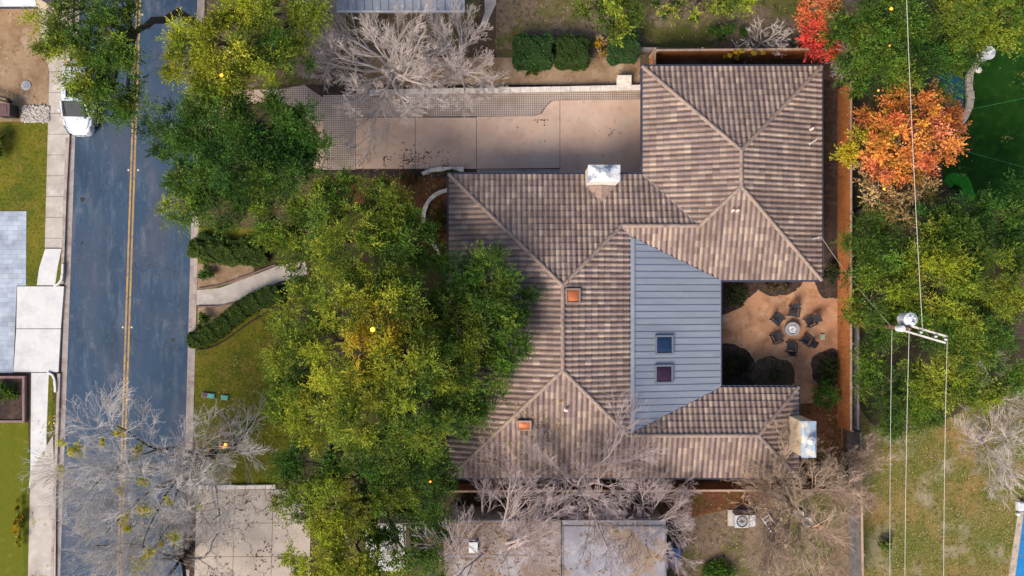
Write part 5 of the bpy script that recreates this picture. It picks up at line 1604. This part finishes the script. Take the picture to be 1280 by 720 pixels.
# ------------------------------------------------------------------ courtyard furniture
def copy_tree(o, parent=None):
    c = o.copy(); COL.objects.link(c)
    if parent is not None: c.parent = parent
    for ch in list(o.children): copy_tree(ch, c)
    return c


def make_chair():
    """low wide-armed outdoor chair; local -y is the front"""
    root = thing('garden_chair', (0, 0, 0), 'x', 'chair', 'chairs around the fire pit')
    mb = MB()
    for k in range(5): mb.box((0, -.33 + k * .12, .36 - k * .022), (.56, .105, .025), 0, 0, -.18)
    mb.build('seat', MAT['chair'], root)
    mb = MB()
    for k in range(5):
        x = -.24 + k * .12
        hh = .72 + .06 * math.cos((k - 2) * .8)
        mb.box((x, .30 + .17, .30 + hh / 2), (.105, .025, hh), 0, 0, -.42)
    mb.box((0, .44, .45), (.6, .04, .07), 0, 0, -.42); mb.box((0, .57, .80), (.58, .04, .06), 0, 0, -.42)
    mb.build('backrest', MAT['chair'], root)
    for s in (-1, 1):
        mb = MB(); mb.box((s * .37, .0, .56), (.13, .78, .03)); mb.build('armrest', MAT['chair'], root)
        mb = MB(); mb.box((s * .33, -.36, .275), (.05, .09, .55)); mb.build('leg', MAT['chair'], root)
        mb = MB(); mb.box((s * .33, .36, .275), (.05, .09, .55)); mb.build('leg', MAT['chair'], root)
        mb = MB(); mb.box((s * .295, .0, .26), (.03, .80, .10), 0, 0, -.16); mb.build('side_rail', MAT['chair'], root)
    return root


FP = P(988, 411)
ch0 = make_chair()
chairs = [(990, 389, 0, 'dark chair directly north of the round fire pit, nearest the garage eave'), (970, 399, 55, 'small dark chair northwest of the fire pit, upper one on the house side'),
          (1011, 401, -68, 'dark chair northeast of the fire pit, toward the orange fence'), (969, 422, 118, 'dark chair southwest of the fire pit, lower one on the house side'),
          (1007, 425, -128, 'dark chair southeast of the fire pit, nearest the pale green lid'), (987, 434, 180, 'dark chair directly south of the round fire pit')]
for i, (px, py, deg, lab) in enumerate(chairs):
    o = ch0 if i == 0 else copy_tree(ch0)
    p = P(px, py); o.location = (p.x, p.y, 0.0)
    dv = Vector((p.x - FP.x, p.y - FP.y)); o.rotation_euler = (0, 0, math.atan2(dv.y, dv.x) - math.pi / 2 + R.uniform(-.15, .15))
    o.scale = (.8, .8, .85)
    o['label'] = lab

root = thing('fire_pit', (FP.x, FP.y, 0), 'round grey fire pit with pale stone centre in the middle of the chairs', 'fire pit')
mb = MB(); mb.lathe((FP.x, FP.y, 0), [(.36, 0), (.42, .05), (.44, .36), (.44, .40), (.30, .40), (.28, .33), (.0, .33)], 28); mb.build('bowl', MAT['pit'], root)
mb = MB(); mb.lathe((FP.x, FP.y, .335), [(.22, .0), (.22, .06), (.15, .08), (.14, .03), (0, .03)], 24); rg = mb.build('burner_ring', MAT['pitlite'], root)
mb = MB()
for k in range(26):
    a = R.uniform(0, 6.28); r = R.uniform(0, .27)
    mb.box((FP.x + r * math.cos(a), FP.y + r * math.sin(a), .36), (.05, .05, .05), R.uniform(0, 3))
mb.build('pebbles', MAT['pitlite'], root)
p = P(1027.5, 421)
root = thing('irrigation_lid', (p.x, p.y, 0), 'pale green rectangular lid on the courtyard ground beside the fire pit chairs', 'lid')
mb = MB(); mb.box((p.x, p.y, .05), (.27, .36, .10)); mb.build('lid_frame', MAT['ltmetal'], root)
mb = MB(); mb.box((p.x, p.y, .112), (.21, .30, .02)); mb.build('lid', MAT['palegreen'], root)

# utility lids on the front lawn
for px, w, m, lab in ((256.5, .32, 'maroon', 'dark brown utility lid, leftmost of three on the front lawn'), (264.5, .36, 'boxgreen', 'teal utility lid in the middle of three on the front lawn'),
                      (281.5, .36, 'boxgreen', 'teal utility lid, rightmost of three on the front lawn')):
    p = P(px, 493.5 + (px - 256) * .13)
    root = thing('utility_box', (p.x, p.y, 0), lab, 'lid', 'utility lids on the front lawn')
    mb = MB(); mb.box((p.x, p.y, .05), (w + .06, .30, .1), -.13); mb.build('lid_frame', MAT['pit'], root)
    mb = MB(); mb.box((p.x, p.y, .113), (w, .24, .024), -.13); mb.build('lid', MAT[m], root)

# ------------------------------------------------------------------ utility pole and wires
ZP = 7.8
pt = P(1133, 410, ZP)
root = thing('utility_pole', (pt.x, pt.y, 0), 'wooden utility pole with white transformer and two pale crossarms above the cedar grove', 'utility pole')
mb = MB(); mb.tube([(pt.x, pt.y, 0), (pt.x, pt.y, 4), (pt.x, pt.y, ZP + .25)], [.17, .15, .12], 14); mb.build('pole', MAT['woodpole'], root, smooth=True)
tx, ty = pt.x + .18, pt.y + .45
mb = MB(); mb.lathe((tx, ty, ZP - .75), [(.0, 0), (.30, .0), (.33, .05), (.33, .78), (.36, .80), (.36, .86), (.22, .93), (.0, .95)], 22); tr = mb.build('transformer', MAT['whitemetal'], root, smooth=False)
for dx, dy in ((-.12, .12), (.14, .08), (.02, -.16)):
    mb = MB(); mb.lathe((tx + dx, ty + dy, ZP + .13), [(.04, 0), (.06, .04), (.035, .07), (.06, .10), (.035, .13), (.05, .16), (0, .2)], 10); mb.build('bushing', MAT['flue'], tr)
t2 = (pt.x - .28, pt.y - .02)
mb = MB(); mb.lathe((t2[0], t2[1], ZP - .35), [(.0, 0), (.16, .0), (.18, .04), (.18, .5), (.13, .58), (.0, .6)], 16); mb.build('arrester_can', MAT['whitemetal'], root)
armang = math.atan2(-(421 - 406), 1187 - 1136)
armdir = Vector((math.cos(armang), math.sin(armang), 0)); armn = Vector((-armdir.y, armdir.x, 0))
for off in (-.17, .17):
    c = Vector((pt.x, pt.y, ZP)) + armdir * 1.0 + armn * off
    mb = MB(); mb.box((c.x, c.y, ZP - .02), (2.35, .09, .11), armang); mb.build('crossarm', MAT['polearm'], root)
def instop(t, off=0): return Vector((pt.x, pt.y, ZP + .05)) + armdir * t + armn * off
for t in (.12, .75, 1.55, 2.08):
    c = instop(t); mb = MB(); mb.lathe((c.x, c.y, ZP + .035), [(.05, 0), (.07, .05), (.04, .09), (.065, .13), (.03, .18), (0, .2)], 10); mb.build('insulator', MAT['flue'], root)
mb = MB(); mb.tube([(tx, ty, ZP + .25), tuple(instop(.5, .1) + Vector((0, 0, .35))), tuple(instop(.75) + Vector((0, 0, .2)))], .015, 5); mb.build('jumper_lead', MAT['blacktrim'], root)


def wire(label, a, b, r=.022, sag=.25, mat='wire', name='overhead_wire', n=14):
    a, b = Vector(a), Vector(b); mb = MB()
    pts = []
    for i in range(n + 1):
        t = i / n; p = a.lerp(b, t); p.z -= sag * 4 * t * (1 - t); pts.append(p)
    mb.tube(pts, r * .6, 5)
    return tag(mb.build(name, MAT[mat], loc=a), label, 'power line', 'overhead wires at the utility pole')


def wend(px, py, z): return P(px, py, z)


wire('power line running south from the tip of the crossarm', instop(2.08) + Vector((0, 0, .2)), wend(1182, 1000, ZP), .022)
wire('power line running south from beside the pole, between two other southward lines', instop(.02) + Vector((0, 0, .2)), wend(1132, 1000, ZP), .022)
wire('greenish power line running south, leftmost of the three', wend(1115, 412, 6.6), wend(1115.5, 1000, 6.6), .02)
wire('power line running north from the crossarm across the orange tree', instop(.75) + Vector((0, 0, .2)), wend(1126, -250, ZP + .3), .026)
wire('thin service wire from the east eave of the garage to the utility pole', (pm_.x + .2, pm_.y + .05, 4.1), (pt.x - .1, pt.y, 6.4), .014, .35)
wire('thin vertical line north of the pole beside the tan tree', wend(1098, 238, 5.2), wend(1099, 205, 5.2), .014, .02)
wire('faint green cord crossing the upper turf', wend(1212, 137, 2.2), wend(1330, 112, 2.6), .010, .05, 'wirethin', 'string_line')
wire('faint green cord crossing the lower turf', wend(1192, 185, 2.2), wend(1330, 222, 2.6), .010, .05, 'wirethin', 'string_line')

# ------------------------------------------------------------------ lamps in the trees
def lamp(px, py, z, label, r, mat, energy, tree=True):
    p = P(px, py, z)
    root = thing('tree_lamp', (p.x, p.y, z), label, 'lamp', 'small amber lamps')
    mb = MB(); mb.lathe((p.x, p.y, z), [(0, -r), (r * .75, -r * .6), (r, 0), (r * .75, r * .6), (0, r)], 12); mb.build('bulb', MAT[mat], root, smooth=True)
    mb = MB(); mb.lathe((p.x, p.y, z - r * 1.6), [(r * .5, -.1), (r * .6, .0), (r * .9, r * .7)], 10); mb.tube([(p.x, p.y, z - r * 1.6 - .6), (p.x, p.y, z - r * 1.6)], .02, 5); mb.build('fitting', MAT['blacktrim'], root)
    if energy:
        l = bpy.data.lights.new('lamp_glow', 'POINT'); l.energy = energy; l.color = (1, .36, .07); l.shadow_soft_size = r
        lo = bpy.data.objects.new('lamp_glow', l); COL.objects.link(lo); lo.parent = root; lo.location = (0, 0, r + .12)


lamp(466, 412, 9.6, 'brightest amber lamp, glowing in the crown of the largest live oak', .12, 'bulb', 170)
lamp(277, 94, 9.4, 'small amber lamp in the yellow-green tree at the top', .09, 'bulb', 12)
lamp(282, 556, 6.2, 'small amber lamp among bare branches above the front lawn', .09, 'bulb', 12)
lamp(538, 602, 7.4, 'tiny orange lamp at the lower right edge of the lower live oak', .06, 'bulbsmall', 0)
lamp(1114, 11, 8.2, 'small amber lamp in the green tree at the top right', .08, 'bulb', 8)
lamp(1098, 113, 7.0, 'small orange lamp at the upper left edge of the orange tree', .06, 'bulbsmall', 0)
lamp(1105, 236, 6.6, 'small orange lamp in the tan half-bare tree', .07, 'bulbsmall', 4)
lamp(1112, 57, 8.0, 'tiny yellow lamp in the mid-green tree below the top lamp', .045, 'bulbsmall', 0)

# ------------------------------------------------------------------ small things
p = P(15, 141)
root = thing('storage_bin', (p.x, p.y, 0), 'maroon square bin on the dirt at the left edge next to the stones', 'bin')
mb = MB(); mb.box((p.x, p.y, .42), (.86, .72, .84)); mb.build('body', MAT['blacktrim'], root)
mb = MB(); mb.box((p.x - .03, p.y, .87), (.92, .78, .06)); mb.box((p.x - .03, p.y, .91), (.6, .5, .03)); mb.build('lid', MAT['maroon'], root)
p = P(8, 123)
mb = MB()
for k in range(2): mb.box((p.x - .3, p.y - .15 + k * .22, .35 + .1 * k), (1.7, .09, .09), -.25)
mb.box((p.x + .35, p.y - .2, .25), (.09, .09, .5)); mb.box((p.x - .8, p.y + .2, .25), (.09, .09, .5))
tag(mb.build('timber_rail', MAT['blacktrim'], loc=(p.x, p.y, 0)), 'dark timber rail on the dirt just above the maroon bin', 'rail')
p = P(33, 107)
root = thing('meter_cover', (p.x, p.y, 0), 'small oval blue-grey cover in the dirt yard at the left', 'lid')
mb = MB(); mb.lathe((p.x, p.y, 0), [(.3, 0), (.3, .05), (.22, .06), (0, .055)], 18); mb.build('rim', MAT['pit'], root)
mb = MB(); mb.lathe((p.x, p.y, .058), [(.2, 0), (.18, .02), (0, .02)], 16); mb.build('lid', MAT['metalroof'], root)
# river stones beside the bin
g = np.random.default_rng(9)
mb = MB()
for k in range(420):
    a, b = g.uniform(28, 62), g.uniform(132, 153)
    q = P(a, b); s = g.uniform(.05, .11)
    pr = [(0, -s * .5), (s * .8, -s * .2), (s, .1 * s), (s * .6, s * .5), (0, s * .6)]
    mb.lathe((q.x, q.y, s * .4), pr, 6)
tag(mb.build('river_stones', MAT['river']), 'pale river stones heaped between the maroon bin and the sidewalk', 'stones', None, 'stuff')
# planter box at the left
p = P(15, 490)
root = thing('planter_box', (p.x, p.y, 0), 'dark framed square planter bed beside the left sidewalk', 'planter')
a, b = P(-60, 471), P(34, 526)
mb = MB()
for c, d in (((-1, 471), None),):
    pass
mb.box(((a.x + b.x) / 2, a.y, .14), (b.x - a.x, .14, .28)); mb.box(((a.x + b.x) / 2, b.y, .14), (b.x - a.x, .14, .28)); mb.box((b.x - .07, (a.y + b.y) / 2, .14), (.14, a.y - b.y - .15, .28))
mb.build('frame', MAT['parapet'], root)
mb = MB(); mb.sheet([(a.x, a.y), (b.x - .1, a.y), (b.x - .1, b.y), (a.x, b.y)], .2); mb.build('soil', MAT['mulch'], root)
# apron kerb returns
for lab, pts in (('rounded concrete kerb return above the left driveway apron', [(79.5, 330), (79, 348), (76, 354.5), (68, 357)]), ('rounded concrete kerb return below the left driveway apron', [(60, 465.5), (66, 467), (70, 474), (70, 490)])):
    stone_edging(lab, pts, .14, .14, 'brightconc', .3, 'kerb_return')
# pond statue and rocks
p = P(1227, 70)
root = thing('garden_fountain', (p.x, p.y, 0), 'pale grey stone fountain at the top end of the stone border by the turf', 'fountain')
mb = MB(); mb.lathe((p.x, p.y, 0), [(.35, 0), (.38, .12), (.25, .2), (.2, .5), (.42, .62), (.44, .7), (.3, .66), (0, .6)], 14); mb.build('basin', MAT['capmetal'], root)
mb = MB(); mb.lathe((p.x, p.y, .55), [(.12, 0), (.15, .2), (.08, .35), (.1, .45), (0, .55)], 10); mb.build('finial', MAT['whitemetal'], root)
p = P(1222, 88)
mb = MB(); mb.lathe((p.x, p.y, 0), [(.18, 0), (.22, .12), (.12, .22), (0, .25)], 8)
tag(mb.build('garden_rock', MAT['whitestone'], loc=(p.x, p.y, 0)), 'small white rock on the stone border below the fountain', 'rock')
# things behind the south fence
p = P(925, 647)
root = thing('air_conditioner', (p.x, p.y, 0), 'white and grey air conditioning unit south of the fence under bare twigs', 'air conditioner')
mb = MB(); mb.box((p.x, p.y, .04), (1.55, 1.0, .08)); mb.build('pad', MAT['concrete'], root)
mb = MB(); mb.box((p.x - .12, p.y, .45), (.85, .76, .74)); un = mb.build('cabinet', MAT['ltmetal'], root)
mb = MB(); mb.lathe((p.x - .12, p.y, .825), [(.34, 0), (.34, .03), (.30, .03), (.28, .0)], 20)
for k in range(6):
    a = k * math.pi / 6
    mb.box((p.x - .12, p.y, .835), (.6, .015, .015), a)
mb.build('fan_grille', MAT['blacktrim'], un)
mb = MB(); mb.box((p.x + .55, p.y + .02, .42), (.38, .7, .68)); mb.build('side_box', MAT['whitemetal'], root)
p = P(962, 654)
root = thing('metal_rack', (p.x, p.y, 0), 'slanted white metal rack lying right of the air conditioning unit', 'rack')
for s in (-1, 1):
    c = Vector((p.x, p.y, .1)) + Vector((math.cos(.6), math.sin(.6), 0)) * s * .24
    mb = MB(); mb.box((c.x, c.y, .12), (.05, 1.2, .06), .6 - 0.0); mb.build('side_rail', MAT['whitemetal'], root)
mb = MB()
for k in range(5):
    c = Vector((p.x, p.y, .14)) + Vector((-math.sin(.6), math.cos(.6), 0)) * (-.5 + k * .25)
    mb.box((c.x, c.y, .12), (.46, .05, .04), .6)
mb.build('rung', MAT['ltmetal'], root)
for px, py, s, m, lab, nm in ((1006, 650, .45, 'whitemetal', 'white tub in the clutter under the large brown bare tree', 'garden_tub'), (1021, 658, .3, 'skyorange', 'small orange pot beside the white tub under the brown bare tree', 'flower_pot'),
                              (997, 641, .38, 'ltmetal', 'pale grey tub above the white tub under the brown bare tree', 'garden_tub')):
    p = P(px, py)
    mb = MB(); mb.lathe((p.x, p.y, 0), [(s * .5, 0), (s * .62, s), (s * .66, s * 1.02), (s * .58, s), (s * .48, s * .25), (0, s * .2)], 16)
    tag(mb.build(nm, MAT[m], loc=(p.x, p.y, 0)), lab, 'pot' if nm == 'flower_pot' else 'tub')
p = P(838, 695)
mb = MB(); n = 8; vs = []
q = P(843, 697, 1.0)
for j in range(n + 1):
    for i in range(n + 1):
        x = -.5 + i / n; y_ = -.5 + j / n
        edge = max(abs(x), abs(y_)) > .45
        vs.append((q.x + x * 1.0, q.y + y_ * 1.5, (.05 if edge else 1.0 + .06 * math.sin(i * 1.7) * math.cos(j * 1.3))))
mb.add(vs, [(j * (n + 1) + i, j * (n + 1) + i + 1, (j + 1) * (n + 1) + i + 1, (j + 1) * (n + 1) + i) for j in range(n) for i in range(n)])
tag(mb.build('tarp_cover', MAT['bluetarp'], loc=(q.x, q.y, 0)), 'dark blue tarpaulin-covered pile beside the grey flat roof', 'tarpaulin')
# pool fitting
p = P(1274, 632)
mb = MB(); mb.box((p.x, p.y, .14), (.45, .55, .28)); mb.box((p.x + .02, p.y, .30), (.35, .45, .04)); mb.lathe((p.x - .15, p.y - .5, 0), [(.1, 0), (.1, .2), (0, .24)], 10)
tag(mb.build('pool_pump_box', MAT['whitemetal'], loc=(p.x, p.y, 0)), 'small white box at the corner of the blue pool', 'pump box')
# road reflectors and covers
for i, (px, py) in enumerate(((166, 17), (177, 17), (159.5, 212), (171.5, 212), (152.5, 409), (163.5, 409))):
    p = P(px, py)
    mb = MB(); mb.add([(p.x - .06, p.y - .06, ZR), (p.x + .06, p.y - .06, ZR), (p.x + .06, p.y + .06, ZR), (p.x - .06, p.y + .06, ZR), (p.x - .03, p.y - .03, ZR + .03), (p.x + .03, p.y - .03, ZR + .03), (p.x + .03, p.y + .03, ZR + .03), (p.x - .03, p.y + .03, ZR + .03)],
                      [(0, 1, 5, 4), (1, 2, 6, 5), (2, 3, 7, 6), (3, 0, 4, 7), (4, 5, 6, 7)])
    side = 'left' if i % 2 == 0 else 'right'
    where = ('at the top of the road', 'level with the driveway', 'level with the left driveway apron')[i // 2]
    tag(mb.build('road_reflector', MAT['whitestone'], loc=(p.x, p.y, ZR)), 'tiny pale reflector on the %s of the yellow line %s' % (side, where), 'reflector', 'reflectors along the yellow line')
for px, py, r, lab in ((101.5, 249, .14, 'dark round cover on the left lane of the road, upper one'), (101, 304, .08, 'tiny dark round cover on the left lane of the road, below the larger one'), (215, 425, .12, 'dark round cover on the right lane of the road')):
    p = P(px, py); mb = MB(); mb.lathe((p.x, p.y, ZR + .001), [(r, 0), (r, .008), (0, .01)], 14)
    tag(mb.build('road_cover', MAT['blacktrim'], loc=(p.x, p.y, ZR)), lab, 'manhole cover', 'dark covers in the road')
